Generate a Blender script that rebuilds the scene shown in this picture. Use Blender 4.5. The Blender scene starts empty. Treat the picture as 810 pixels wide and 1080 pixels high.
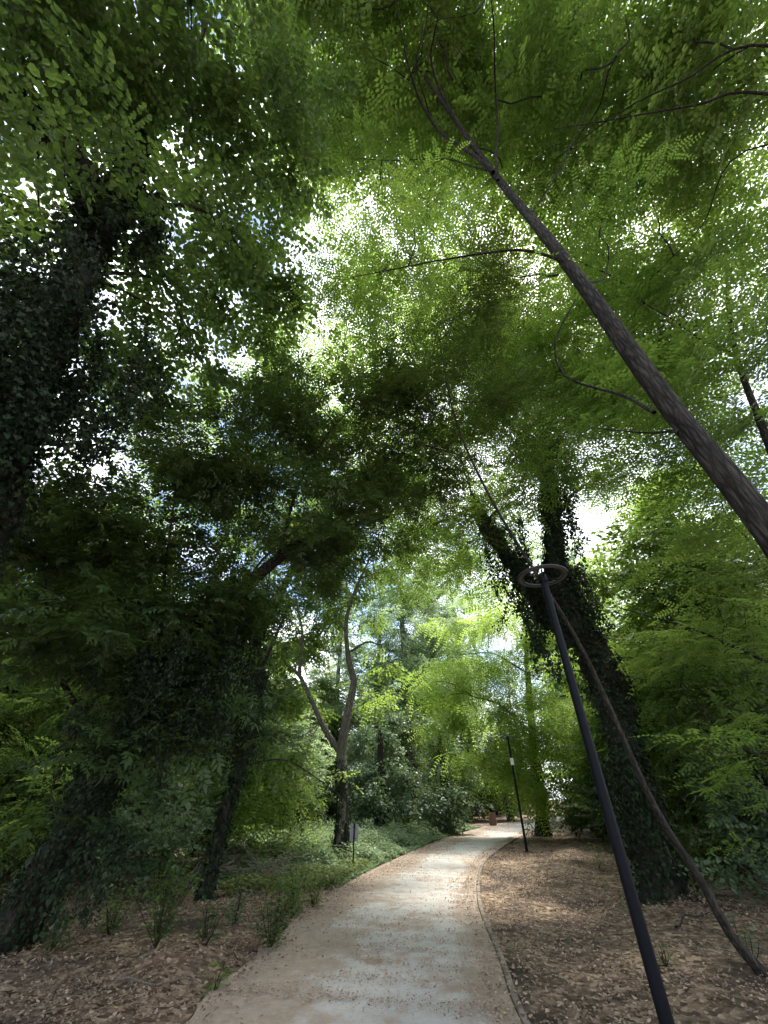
import bpy, math, numpy as np
from mathutils import Vector, Matrix

rng = np.random.default_rng(7)
S = bpy.context.scene
COL = S.collection
A = np.array

# ------------------------------------------------------------------ camera
CAM_H, F = 1.6, 400.0
PITCH = math.radians(37.0)
CP, SP = math.cos(PITCH), math.sin(PITCH)

def ray(px, py):
    r = (px - 405) / F; u = (540 - py) / F
    return A([r, CP - u * SP, SP + u * CP])
def PR(px, py, d):                      # point at a distance along a sight line
    v = ray(px, py); v = v / np.linalg.norm(v) * d
    return v + A([0, 0, CAM_H])
def PY(px, py, Y):                      # point at a forward distance
    v = ray(px, py); return v * (Y / v[1]) + A([0, 0, CAM_H])
def PG(px, py, z=0.0):
    v = ray(px, py); return v * ((z - CAM_H) / v[2]) + A([0, 0, CAM_H])

# ------------------------------------------------------------------ objects
def tag(o, label=None, cat=None, group=None, kind=None):
    if label: o['label'] = label
    if cat: o['category'] = cat
    if group: o['group'] = group
    if kind: o['kind'] = kind
    return o
def empty(name, loc, label, cat, group=None):
    o = bpy.data.objects.new(name, None); COL.objects.link(o)
    o.location = Vector(loc); o.empty_display_size = .2
    return tag(o, label, cat, group)

class MB:
    """collects quads; builds ONE mesh object"""
    def __init__(s): s.v = []; s.q = []; s.m = []; s.t = []; s.sm = []; s.n = 0
    def add(s, v, q, mat=0, tint=.5, smooth=False):
        v = np.asarray(v, np.float32).reshape(-1, 3); q = np.asarray(q, np.int32).reshape(-1, 4)
        s.v.append(v); s.q.append(q + s.n); s.n += len(v)
        s.m.append(np.full(len(q), mat, np.int32))
        s.t.append(np.broadcast_to(np.asarray(tint, np.float32), (len(q),)).copy())
        s.sm.append(np.full(len(q), smooth, bool))
        return s
    def build(s, name, mats, parent=None, origin=(0, 0, 0)):
        v = np.concatenate(s.v) - np.asarray(origin, np.float32); q = np.concatenate(s.q)
        me = bpy.data.meshes.new(name)
        me.vertices.add(len(v)); me.vertices.foreach_set('co', v.ravel())
        me.loops.add(q.size); me.loops.foreach_set('vertex_index', q.ravel())
        me.polygons.add(len(q)); me.polygons.foreach_set('loop_start', np.arange(0, q.size, 4, dtype=np.int32))
        me.polygons.foreach_set('material_index', np.concatenate(s.m))
        me.polygons.foreach_set('use_smooth', np.concatenate(s.sm))
        a = me.attributes.new('tint', 'FLOAT', 'FACE'); a.data.foreach_set('value', np.concatenate(s.t))
        me.update(calc_edges=True)
        for m in (mats if isinstance(mats, (list, tuple)) else [mats]): me.materials.append(m)
        o = bpy.data.objects.new(name, me); COL.objects.link(o)
        if parent is not None: o.parent = parent
        else: o.location = Vector([float(c) for c in origin])
        return o

def norm(v): return v / np.maximum(np.linalg.norm(v, axis=-1, keepdims=True), 1e-9)

def curve(pts, rad, step=.25):
    """Catmull-Rom resample of points and radii"""
    P = [A(p, float) for p in pts]; R = list(rad)
    if len(R) != len(P): R = list(np.interp(np.linspace(0, 1, len(P)), np.linspace(0, 1, len(R)), R))
    P = [2 * P[0] - P[1]] + P + [2 * P[-1] - P[-2]]
    out, rr = [], []
    for i in range(1, len(P) - 2):
        n = max(2, int(np.linalg.norm(P[i + 1] - P[i]) / step))
        for k in range(n):
            t = k / n; a, b, c, d = P[i - 1], P[i], P[i + 1], P[i + 2]
            out.append(.5 * (2 * b + (c - a) * t + (2 * a - 5 * b + 4 * c - d) * t * t + (3 * b - a - 3 * c + d) * t ** 3))
            rr.append(R[i - 1] * (1 - t) + R[i] * t)
    out.append(P[-2]); rr.append(R[-1])
    return A(out), A(rr)

def frames(P):
    T = np.gradient(P, axis=0); T = norm(T)
    up = A([0, 0, 1.]) if abs(T[0][2]) < .9 else A([1., 0, 0])
    n = norm(np.cross(T[0], up)); N = [n]
    for i in range(1, len(P)):
        n = n - T[i] * np.dot(n, T[i]); n = norm(n); N.append(n)
    N = A(N); return T, N, np.cross(T, N)

def tube(mb, pts, rad, sides=8, step=.25, knob=.0, mat=0, tint=.5, flare=0., wob=0.):
    P, R = curve(pts, rad, step)
    if wob:
        L = len(P); f = np.sin(np.linspace(0, 1, L) * np.pi)[:, None]
        P = P + f * wob * A([np.sin(np.linspace(0, 9, L) + rng.uniform(0, 6)), np.cos(np.linspace(0, 7, L) + rng.uniform(0, 6)), np.sin(np.linspace(0, 8, L) + rng.uniform(0, 6))]).T
    if flare:
        R = R * (1 + flare * np.exp(-(P[:, 2] - P[0, 2]) / .28))
    T, N, B = frames(P)
    th = np.linspace(0, 2 * np.pi, sides, endpoint=False)
    rr = R[:, None] * np.ones(sides)
    if knob:
        s = np.linspace(0, 1, len(P))[:, None] * len(P) * step
        p = rng.uniform(0, 6, 4)
        rr = rr * (1 + knob * (np.sin(3 * th + p[0] + 1.1 * s) * .5 + np.sin(2 * th + p[1] - 2.3 * s) * .4 + np.sin(5 * th + p[2] + .7 * s) * .35))
        if flare: rr = rr * (1 + .18 * np.sin(5 * th + p[3]) * np.exp(-s / .35))
    V = P[:, None] + rr[..., None] * (np.cos(th)[None, :, None] * N[:, None] + np.sin(th)[None, :, None] * B[:, None])
    n = len(P); i = np.arange(n - 1)[:, None] * sides; j = np.arange(sides)[None]; j2 = (j + 1) % sides
    q = np.stack([i + j, i + j2, i + sides + j2, i + sides + j], -1).reshape(-1, 4)
    mb.add(V, q, mat, tint, True)
    # close the end with a small cone
    tip = P[-1] + T[-1] * R[-1]
    Vc = np.concatenate([V[-1], [tip]])
    k = np.arange(0, sides - 1, 2)
    qc = np.stack([k, (k + 1) % sides, (k + 2) % sides, np.full_like(k, sides)], -1)
    mb.add(Vc, qc, mat, tint, True)
    return P, R

# ------------------------------------------------------------------ leaves
def leaf_geo(b, d, n, L, W, two=False, shape='oval', fold=.25):
    """b,d,n (N,3); L,W (N,) -> verts (N,k,3), quads"""
    d = norm(d); s = norm(np.cross(n, d)); n = np.cross(d, s)
    L = L[:, None]; W = W[:, None]; N = len(b)
    if not two:
        a = .45 if shape == 'oval' else .32
        V = np.stack([b, b + d * L * a + s * W * .5, b + d * L, b + d * L * a - s * W * .5], 1)
        Q = np.arange(4)[None]
    else:
        if shape == 'ivy': p1, w1, p2, w2 = .12, .50, .50, .40
        elif shape == 'lance': p1, w1, p2, w2 = .3, .5, .65, .36
        else: p1, w1, p2, w2 = .28, .46, .70, .44
        up = n * W * fold
        V = np.stack([b, b + d * L * p1 + s * W * w1 + up, b + d * L * p2 + s * W * w2 + up * .8, b + d * L,
                      b + d * L * p2 - s * W * w2 + up * .8, b + d * L * p1 - s * W * w1 + up], 1)
        Q = A([[0, 1, 2, 3], [0, 3, 4, 5]])
    k = V.shape[1]
    q = (np.arange(N)[:, None, None] * k + Q[None]).reshape(-1, 4)
    return V.reshape(-1, 3), q, len(Q)

def rot_to(d, up=A([0, 0, 1.])):
    """rows: x=d, y, z frames for (N,3) directions"""
    d = norm(d); y = norm(np.cross(np.broadcast_to(up, d.shape), d)); z = np.cross(d, y)
    return np.stack([d, y, z], -1)      # columns

def spray_template(kind, two, r):
    b, d, n, L, W, tt = [], [], [], [], [], []
    shape = 'oval'
    if kind in ('robinia', 'weep'):
        nn = 7; TL = .5
        for i in range(nn):
            t = (i + .6) / nn
            base = A([TL * t, 0, -.10 * t * t])
            side = 1 if i % 2 else -1
            ang = math.radians(r.uniform(35, 70)) * side * (.3 if i == nn - 1 else 1)
            rd = A([math.cos(ang), math.sin(ang), r.uniform(-.15, .25) - (.5 if kind == 'weep' else 0)]); rd /= np.linalg.norm(rd)
            RL = r.uniform(.19, .28)
            sidev = norm(np.cross(A([0, 0, 1.]), rd)); nor = np.cross(rd, sidev)
            droop = r.uniform(.15, .5) if kind == 'robinia' else r.uniform(.4, .8)
            lt = r.uniform(0, 1)
            for k in range(6):
                u = (k + .8) / 6.3
                p = base + rd * RL * u + A([0, 0, -droop * RL * u * u])
                for sg in (1, -1):
                    b.append(p); dd = sidev * sg + rd * .35 + nor * r.uniform(-.35, .05)
                    d.append(dd); n.append(nor + rd * r.uniform(-.2, .2) + sidev * sg * .15)
                    l = r.uniform(.038, .05); L.append(l); W.append(l * .52); tt.append(lt * .7 + r.uniform(0, .3))
            b.append(base + rd * RL + A([0, 0, -droop * RL])); d.append(rd + A([0, 0, -droop])); n.append(nor); L.append(.045); W.append(.023); tt.append(lt)
    elif kind == 'broad':
        nn = 15; TL = .45
        for i in range(nn):
            t = (i + .5) / nn; side = 1 if i % 2 else -1
            ang = math.radians(r.uniform(30, 80)) * side
            p = A([TL * t, .02 * side, -.06 * t * t + r.uniform(-.03, .03)])
            dd = A([math.cos(ang), math.sin(ang), r.uniform(-.8, .15)])
            b.append(p); d.append(dd); n.append(A([r.uniform(-.4, .4), r.uniform(-.4, .4), 1.]))
            l = r.uniform(.06, .095); L.append(l); W.append(l * .78); tt.append(r.uniform(0, 1))
    elif kind == 'elder':
        shape = 'lance'; nn = 6; TL = .4
        for i in range(nn):
            t = (i + .6) / nn; side = 1 if i % 2 else -1
            ang = math.radians(r.uniform(35, 75)) * side
            rd = norm(A([math.cos(ang), math.sin(ang), r.uniform(-.5, .2)]))
            base = A([TL * t, 0, -.05 * t]); RL = r.uniform(.14, .2); lt = r.uniform(0, 1)
            sv = norm(np.cross(A([0, 0, 1.]), rd)); nor = np.cross(rd, sv)
            for k in range(3):
                for sg in (1, -1):
                    b.append(base + rd * RL * (k + 1) / 3.4); d.append(sv * sg + rd * .7 + A([0, 0, r.uniform(-.6, 0)])); n.append(nor + A([r.uniform(-.3, .3), r.uniform(-.3, .3), 0]))
                    l = r.uniform(.07, .1); L.append(l); W.append(l * .4); tt.append(lt * .6 + r.uniform(0, .4))
            b.append(base + rd * RL); d.append(rd + A([0, 0, -.4])); n.append(nor); L.append(.1); W.append(.04); tt.append(lt)
    elif kind == 'ivytuft':
        shape = 'ivy'; nn = 14
        for i in range(nn):
            t = (i + .5) / nn; a = r.uniform(0, 6.28)
            p = A([.4 * t, .08 * math.cos(a), .08 * math.sin(a)])
            b.append(p); d.append(A([.5, math.cos(a), math.sin(a) - .9])); n.append(A([r.uniform(-.3, .3), math.cos(a), math.sin(a) + .7]))
            l = r.uniform(.05, .085); L.append(l); W.append(l * .95); tt.append(r.uniform(0, 1))
    elif kind == 'needle':
        nn = 40
        for i in range(nn):
            t = i / nn; a = r.uniform(0, 6.28)
            b.append(A([.5 * t, 0, -.1 * t])); d.append(A([.6, math.cos(a), .7 * math.sin(a)])); n.append(A([0, -math.sin(a), math.cos(a)]))
            l = r.uniform(.06, .12); L.append(l); W.append(.02); tt.append(r.uniform(0, 1))
    V, q, per = leaf_geo(A(b), A(d), A(n), A(L), A(W), two, shape)
    area = float(np.sum(A(L) * A(W)) * (.5 if not two else .68))
    return V, q, np.repeat(A(tt), per), area

TPL = {}
def templates(kind, two):
    if (kind, two) not in TPL:
        TPL[(kind, two)] = [spray_template(kind, two, np.random.default_rng(100 + i)) for i in range(5)]
    return TPL[(kind, two)]

def sprays(mb, pos, dirs, scale, kind, two, mat=0, tint0=None, tspread=.5):
    """place spray templates at pos along dirs"""
    N = len(pos)
    if N == 0: return
    roll = rng.normal(0, .35, N)
    R = rot_to(dirs)
    cr, sr = np.cos(roll), np.sin(roll)
    Rx = np.zeros((N, 3, 3)); Rx[:, 0, 0] = 1; Rx[:, 1, 1] = cr; Rx[:, 1, 2] = -sr; Rx[:, 2, 1] = sr; Rx[:, 2, 2] = cr
    M = R @ Rx * (scale * rng.uniform(.62, 1.32, N))[:, None, None]
    if tint0 is None: tint0 = rng.uniform(0, 1, N)
    which = rng.integers(0, 5, N)
    for w, (V, q, t, ar) in enumerate(templates(kind, two)):
        idx = np.where(which == w)[0]
        if len(idx) == 0: continue
        VV = np.einsum('nij,vj->nvi', M[idx], V) + pos[idx][:, None]
        qq = (np.arange(len(idx))[:, None, None] * len(V) + q[None]).reshape(-1, 4)
        tt = (tint0[idx][:, None] * (1 - tspread) + t[None] * tspread).ravel()
        mb.add(VV, qq, mat, tt)

# ------------------------------------------------------------------ materials
def newmat(name):
    m = bpy.data.materials.new(name); m.use_nodes = True
    nt = m.node_tree; nt.nodes.clear()
    out = nt.nodes.new('ShaderNodeOutputMaterial')
    return m, nt, out
def N(nt, t, **k):
    n = nt.nodes.new(t)
    for a, b in k.items():
        if a in n.inputs: n.inputs[a].default_value = b
        else: setattr(n, a, b)
    return n
def ramp(nt, fac, stops, interp='LINEAR'):
    r = nt.nodes.new('ShaderNodeValToRGB'); r.color_ramp.interpolation = interp
    el = r.color_ramp.elements
    while len(el) < len(stops): el.new(.5)
    for e, (p, c) in zip(el, stops): e.position = p; e.color = (*c, 1)
    nt.links.new(fac, r.inputs[0]); return r.outputs[0]

def leaf_mat(name, c0, c1, t0, t1, mix=.45, rough=.5, spec=.3):
    m, nt, out = newmat(name)
    at = N(nt, 'ShaderNodeAttribute', attribute_name='tint')
    a = ramp(nt, at.outputs['Fac'], [(0, c0), (1, c1)])
    b = ramp(nt, at.outputs['Fac'], [(0, t0), (1, t1)])
    p = N(nt, 'ShaderNodeBsdfPrincipled'); p.inputs['Roughness'].default_value = rough
    p.inputs['Specular IOR Level'].default_value = spec
    nt.links.new(a, p.inputs['Base Color'])
    tr = N(nt, 'ShaderNodeBsdfTranslucent'); nt.links.new(b, tr.inputs['Color'])
    mx = N(nt, 'ShaderNodeMixShader'); mx.inputs[0].default_value = mix
    nt.links.new(p.outputs[0], mx.inputs[1]); nt.links.new(tr.outputs[0], mx.inputs[2])
    nt.links.new(mx.outputs[0], out.inputs['Surface'])
    return m

def bark_mat(name, dark, light, scale=1., moss=None, bump=1.):
    m, nt, out = newmat(name)
    tc = N(nt, 'ShaderNodeTexCoord'); mp = N(nt, 'ShaderNodeMapping')
    mp.inputs['Scale'].default_value = (9 * scale, 9 * scale, 1.6 * scale)
    nt.links.new(tc.outputs['Object'], mp.inputs['Vector'])
    n1 = N(nt, 'ShaderNodeTexNoise'); n1.inputs['Scale'].default_value = 2.2; n1.inputs['Detail'].default_value = 7; n1.inputs['Roughness'].default_value = .65
    nt.links.new(mp.outputs[0], n1.inputs['Vector'])
    v = N(nt, 'ShaderNodeTexVoronoi', feature='DISTANCE_TO_EDGE'); v.inputs['Scale'].default_value = 3.2
    nt.links.new(mp.outputs[0], v.inputs['Vector'])
    mul = N(nt, 'ShaderNodeMath', operation='MULTIPLY_ADD'); mul.inputs[1].default_value = .8
    nt.links.new(v.outputs['Distance'], mul.inputs[0]); nt.links.new(n1.outputs['Fac'], mul.inputs[2])
    c = ramp(nt, mul.outputs[0], [(.42, dark), (.6, tuple(A(dark) * .65 + A(light) * .35)), (.78, light)])
    if moss:
        n2 = N(nt, 'ShaderNodeTexNoise'); n2.inputs['Scale'].default_value = 1.3; n2.inputs['Detail'].default_value = 5
        nt.links.new(tc.outputs['Object'], n2.inputs['Vector'])
        f = ramp(nt, n2.outputs['Fac'], [(.5, (0, 0, 0)), (.68, (.7, .7, .7))])
        mm = N(nt, 'ShaderNodeMix', data_type='RGBA'); nt.links.new(f, mm.inputs[0]); nt.links.new(c, mm.inputs[6]); mm.inputs[7].default_value = (*moss, 1); c = mm.outputs[2]
    p = N(nt, 'ShaderNodeBsdfPrincipled'); p.inputs['Roughness'].default_value = .9; p.inputs['Specular IOR Level'].default_value = .2
    nt.links.new(c, p.inputs['Base Color'])
    bp = N(nt, 'ShaderNodeBump'); bp.inputs['Strength'].default_value = bump; bp.inputs['Distance'].default_value = .03
    nt.links.new(mul.outputs[0], bp.inputs['Height']); nt.links.new(bp.outputs[0], p.inputs['Normal'])
    nt.links.new(p.outputs[0], out.inputs['Surface'])
    return m

def plain_mat(name, col, rough=.5, spec=.4, metal=0., var=.15, scale=8., bump=0.):
    m, nt, out = newmat(name)
    tc = N(nt, 'ShaderNodeTexCoord')
    n1 = N(nt, 'ShaderNodeTexNoise'); n1.inputs['Scale'].default_value = scale; n1.inputs['Detail'].default_value = 6
    nt.links.new(tc.outputs['Object'], n1.inputs['Vector'])
    c = ramp(nt, n1.outputs['Fac'], [(.3, tuple(A(col) * (1 - var))), (.7, tuple(np.minimum(A(col) * (1 + var), 1)))])
    p = N(nt, 'ShaderNodeBsdfPrincipled'); p.inputs['Roughness'].default_value = rough
    p.inputs['Specular IOR Level'].default_value = spec; p.inputs['Metallic'].default_value = metal
    nt.links.new(c, p.inputs['Base Color'])
    if bump:
        bp = N(nt, 'ShaderNodeBump'); bp.inputs['Strength'].default_value = bump; bp.inputs['Distance'].default_value = .01
        nt.links.new(n1.outputs['Fac'], bp.inputs['Height']); nt.links.new(bp.outputs[0], p.inputs['Normal'])
    nt.links.new(p.outputs[0], out.inputs['Surface'])
    return m

M_ROB = leaf_mat('robinia_leaf', (.04, .076, .019), (.095, .145, .038), (.12, .23, .03), (.39, .55, .085), .49)  # bright and dark leaf colours partly stand in for sun reaching the crowns
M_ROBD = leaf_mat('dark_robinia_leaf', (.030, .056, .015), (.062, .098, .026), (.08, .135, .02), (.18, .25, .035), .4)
M_BROAD = leaf_mat('broad_leaf', (.028, .056, .018), (.065, .105, .032), (.10, .18, .03), (.26, .385, .055), .43)
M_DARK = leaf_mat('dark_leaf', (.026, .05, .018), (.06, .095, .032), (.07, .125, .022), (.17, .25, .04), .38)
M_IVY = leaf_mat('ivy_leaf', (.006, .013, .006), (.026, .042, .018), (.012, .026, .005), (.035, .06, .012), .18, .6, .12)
M_MID = leaf_mat('mid_leaf', (.05, .092, .025), (.11, .16, .045), (.175, .28, .045), (.34, .47, .09), .5)
M_GREY = leaf_mat('grey_green_leaf', (.05, .095, .05), (.145, .195, .11), (.09, .16, .05), (.2, .29, .09), .32, .5, .35)
M_YEL = leaf_mat('yellow_green_leaf', (.08, .135, .025), (.15, .21, .045), (.27, .42, .05), (.45, .60, .105), .55)
M_GCOV = leaf_mat('ground_cover_leaf', (.085, .14, .068), (.19, .25, .135), (.12, .20, .07), (.25, .34, .13), .38)
M_WEED = leaf_mat('weed_leaf', (.09, .125, .035), (.17, .20, .07), (.16, .22, .04), (.25, .30, .07), .35)
M_PALE = leaf_mat('pale_leaf', (.09, .13, .075), (.15, .19, .12), (.28, .40, .16), (.42, .54, .26), .58)  # lightened so the far trees look hazy; the haze is in the colour
M_LITTER = None
M_BARK = bark_mat('grey_brown_bark', (.006, .005, .0045), (.05, .043, .037))
M_BARKD = bark_mat('dark_bark', (.014, .012, .010), (.05, .042, .034))
M_BARKP = bark_mat('pale_bark', (.04, .036, .031), (.15, .135, .115), 1.2, (.06, .075, .03))
M_TWIG = bark_mat('twig_bark', (.018, .014, .01), (.06, .046, .034), 3)
M_DEAD = bark_mat('dead_wood', (.10, .08, .062), (.26, .22, .18), 3)
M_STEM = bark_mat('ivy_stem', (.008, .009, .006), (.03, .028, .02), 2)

# ------------------------------------------------------------------ ground form
def smooth(a, b, x): t = np.clip((x - a) / (b - a), 0, 1); return t * t * (3 - 2 * t)
LEFT = [(-1.9, -14), (-1.85, -4), (-1.75, 2), (-1.72, 5.41), (-1.59, 6.89), (-1.16, 10.89), (.47, 16.99), (4.0, 27.2), (8.2, 36.5), (13.0, 45), (20, 53.5), (30, 60), (45, 66), (80, 76)]
RIGHT = [(1.15, -14), (1.1, -4), (1.15, 2), (1.22, 5.41), (1.43, 7.16), (1.81, 10.45), (2.75, 14.84), (3.9, 18.34), (7.1, 26.0), (11.2, 34.3), (16.0, 42.5), (22.5, 50.4), (31.5, 56.6), (46, 62.6), (81, 72.5)]
def edge_curve(E, n=260):
    P, _ = curve([(x, y, 0) for x, y in E], [1] * len(E), .2)
    s = np.concatenate([[0], np.cumsum(np.linalg.norm(np.diff(P, axis=0), axis=1))])
    u = np.linspace(0, s[-1], n); return np.stack([np.interp(u, s, P[:, k]) for k in range(2)], 1)
EL, ER = edge_curve(LEFT), edge_curve(RIGHT)
CEN = (EL + ER) / 2; HW = np.linalg.norm(EL - ER, axis=1) / 2
def path_dist(x, y):
    """signed distance outside the path edge (<0 on the path)"""
    x = np.atleast_1d(x).astype(float); y = np.atleast_1d(y).astype(float)
    out = np.empty(x.shape)
    for k in range(0, len(x), 4000):
        d = np.hypot(x[k:k + 4000, None] - CEN[None, :, 0], y[k:k + 4000, None] - CEN[None, :, 1]) - HW[None]
        out[k:k + 4000] = d.min(1)
    return out
def h(x, y):
    sh = np.shape(x); x = np.atleast_1d(x).astype(float).ravel(); y = np.atleast_1d(y).astype(float).ravel()
    d = path_dist(x, y); w = smooth(.1, 2.2, d)
    n = .055 * np.sin(.9 * x + 1.3) * np.sin(.8 * y + .4) + .035 * np.sin(2.3 * x - 1.1 * y) + .02 * np.sin(4.1 * x + 3.3 * y + 1) + .015 * np.sin(5.7 * y - 2.2 * x)
    z = w * (n + .03) + .25 * smooth(3, 25, d) * (1 + np.sin(.11 * x) * np.cos(.13 * y)) * .5
    z = z + .17 * np.exp(-(((x + 2.45) / .75) ** 2 + ((y - 6.9) / .6) ** 2)) * smooth(.1, .7, d)      # mound of earth
    z = z + .12 * np.exp(-(((x + 3.4) / 1.2) ** 2 + ((y - 9.3) / .9) ** 2))
    return z.reshape(sh) if sh else float(z[0])
def H(x, y): return float(h(A([x]), A([y]))[0])

def axis(lo, hi, near_lo, near_hi, fine, grow=1.22):
    a = list(np.arange(near_lo, near_hi, fine)); s = fine; v = near_hi; hi_l = []
    while v < hi: hi_l.append(v); s *= grow; v += s
    hi_l.append(hi); s = fine; v = near_lo; lo_l = []
    while v > lo: s *= grow; v -= s; lo_l.append(max(v, lo))
    return A(lo_l[::-1] + a + hi_l)

def build_ground():
    X = axis(-400, 400, -9, 12, .14); Y = axis(-400, 400, -2, 24, .16)
    gx, gy = np.meshgrid(X, Y)
    z = h(gx.ravel(), gy.ravel()).reshape(gx.shape) - .02
    V = np.stack([gx, gy, z], -1); nx = len(X); ny = len(Y)
    i, j = np.meshgrid(np.arange(nx - 1), np.arange(ny - 1)); k = j * nx + i
    q = np.stack([k, k + 1, k + nx + 1, k + nx], -1).reshape(-1, 4)
    mb = MB(); mb.add(V, q, 0, .5, True)
    m, nt, out = newmat('woodland_floor')
    tc = N(nt, 'ShaderNodeTexCoord')
    nz = N(nt, 'ShaderNodeTexNoise'); nz.inputs['Scale'].default_value = 6; nz.inputs['Detail'].default_value = 4
    nt.links.new(tc.outputs['Object'], nz.inputs['Vector'])
    wv = N(nt, 'ShaderNodeVectorMath', operation='MULTIPLY_ADD'); wv.inputs[1].default_value = (.12, .12, .12)
    nt.links.new(nz.outputs['Color'], wv.inputs[0]); nt.links.new(tc.outputs['Object'], wv.inputs[2])
    vo = N(nt, 'ShaderNodeTexVoronoi'); vo.inputs['Scale'].default_value = 15; nt.links.new(wv.outputs[0], vo.inputs['Vector'])
    sp = N(nt, 'ShaderNodeSeparateColor'); nt.links.new(vo.outputs['Color'], sp.inputs[0])
    lf = ramp(nt, sp.outputs[0], [(0, (.05, .034, .022)), (.35, (.12, .08, .052)), (.7, (.21, .15, .10)), (1, (.33, .25, .18))])
    n2 = N(nt, 'ShaderNodeTexNoise'); n2.inputs['Scale'].default_value = 1.1; n2.inputs['Detail'].default_value = 8; n2.inputs['Roughness'].default_value = .6
    nt.links.new(tc.outputs['Object'], n2.inputs['Vector'])
    soil = ramp(nt, n2.outputs['Fac'], [(.3, (.035, .026, .02)), (.7, (.085, .064, .048))])
    f = ramp(nt, n2.outputs['Fac'], [(.38, (0, 0, 0)), (.55, (1, 1, 1))])
    mx = N(nt, 'ShaderNodeMix', data_type='RGBA'); nt.links.new(f, mx.inputs[0]); nt.links.new(soil, mx.inputs[6]); nt.links.new(lf, mx.inputs[7])
    p = N(nt, 'ShaderNodeBsdfPrincipled'); p.inputs['Roughness'].default_value = .9; p.inputs['Specular IOR Level'].default_value = .2
    nt.links.new(mx.outputs[2], p.inputs['Base Color'])
    bp = N(nt, 'ShaderNodeBump'); bp.inputs['Strength'].default_value = .7; bp.inputs['Distance'].default_value = .02
    nt.links.new(vo.outputs['Distance'], bp.inputs['Height']); nt.links.new(bp.outputs[0], p.inputs['Normal'])
    nt.links.new(p.outputs[0], out.inputs['Surface'])
    o = mb.build('ground', m); tag(o, kind='structure')
build_ground()

def path_mat():
    m, nt, out = newmat('pale_gravel_path')
    tc = N(nt, 'ShaderNodeTexCoord')
    def noise(s, det=6, ro=.6):
        n = N(nt, 'ShaderNodeTexNoise'); n.inputs['Scale'].default_value = s; n.inputs['Detail'].default_value = det; n.inputs['Roughness'].default_value = ro
        nt.links.new(tc.outputs['Object'], n.inputs['Vector']); return n.outputs['Fac']
    big, fine, grit = noise(.9), noise(9, 8, .7), noise(140, 3)
    base = ramp(nt, fine, [(.3, (.375, .355, .33)), (.5, (.465, .445, .42)), (.72, (.55, .53, .50))])
    g = ramp(nt, grit, [(.33, (.5, .48, .45)), (.5, (1, 1, 1)), (.7, (1.15, 1.14, 1.1))])
    m1 = N(nt, 'ShaderNodeMix', data_type='RGBA', blend_type='MULTIPLY'); m1.inputs[0].default_value = .6
    nt.links.new(base, m1.inputs[6]); nt.links.new(g, m1.inputs[7])
    # brown crumbled leaves trodden in, in streaks
    crumb = noise(4.5, 10, .75)
    add = N(nt, 'ShaderNodeMath', operation='MULTIPLY_ADD'); add.inputs[1].default_value = .75; nt.links.new(big, add.inputs[0]); nt.links.new(crumb, add.inputs[2])
    # the tint attribute grows towards the edges where the crumbs collect
    at = N(nt, 'ShaderNodeAttribute', attribute_name='tint')
    ad2 = N(nt, 'ShaderNodeMath', operation='MULTIPLY_ADD'); ad2.inputs[1].default_value = .33
    nt.links.new(at.outputs['Fac'], ad2.inputs[0]); nt.links.new(add.outputs[0], ad2.inputs[2])
    f = ramp(nt, ad2.outputs[0], [(.86, (0, 0, 0)), (1.0, (.8, .8, .8))])
    br = ramp(nt, fine, [(.3, (.21, .15, .105)), (.7, (.38, .29, .215))])
    m2 = N(nt, 'ShaderNodeMix', data_type='RGBA'); nt.links.new(f, m2.inputs[0]); nt.links.new(m1.outputs[2], m2.inputs[6]); nt.links.new(br, m2.inputs[7])
    p = N(nt, 'ShaderNodeBsdfPrincipled'); p.inputs['Roughness'].default_value = .95; p.inputs['Specular IOR Level'].default_value = .15
    nt.links.new(m2.outputs[2], p.inputs['Base Color'])
    bp = N(nt, 'ShaderNodeBump'); bp.inputs['Strength'].default_value = .8; bp.inputs['Distance'].default_value = .012
    nt.links.new(grit, bp.inputs['Height']); nt.links.new(bp.outputs[0], p.inputs['Normal'])
    nt.links.new(p.outputs[0], out.inputs['Surface'])
    return m

def build_path():
    n = len(EL); C = 60
    u = np.linspace(-.03, 1.0, C)
    wob = .08 * np.sin(np.arange(n) * 1.7) + .05 * np.sin(np.arange(n) * .63 + 1)
    V = np.zeros((n, C, 3)); T = np.zeros((n, C))
    for j, t in enumerate(u):
        P = EL * (1 - t) + ER * t
        if j == 0: P = P + (EL - ER) / (2 * HW[:, None]) * wob[:, None]
        V[:, j, :2] = P; V[:, j, 2] = .004 + .012 * math.sin(math.pi * np.clip(t, 0, 1))
        T[:, j] = max(1 - t / .42, (t - .82) / .18, 0)
    i, j = np.meshgrid(np.arange(n - 1), np.arange(C - 1), indexing='ij'); k = i * C + j
    q = np.stack([k, k + 1, k + C + 1, k + C], -1).reshape(-1, 4)
    mb = MB(); mb.add(V, q, 0, T[:-1, :-1].ravel(), True)
    tag(mb.build('path', path_mat()), kind='structure')
    # low concrete edging along the right side
    d = norm(ER - EL)
    prof = [(-.005, -.06), (0, .012), (.01, .02), (.055, .02), (.065, .012), (.07, -.06)]
    W = np.stack([np.concatenate([ER + d * (a + .012), np.full((n, 1), b) + .006 * np.sin(np.arange(n) * 2.1)[:, None]], 1) for a, b in prof], 1)
    i, j = np.meshgrid(np.arange(n - 1), np.arange(5), indexing='ij'); k = i * 6 + j
    q = np.stack([k, k + 6, k + 7, k + 1], -1).reshape(-1, 4)
    mb = MB(); mb.add(W, q, 0)
    tag(mb.build('kerb', plain_mat('weathered_kerb', (.20, .165, .135), .9, .2, 0, .45, 5, .4)), kind='structure')
build_path()

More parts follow.
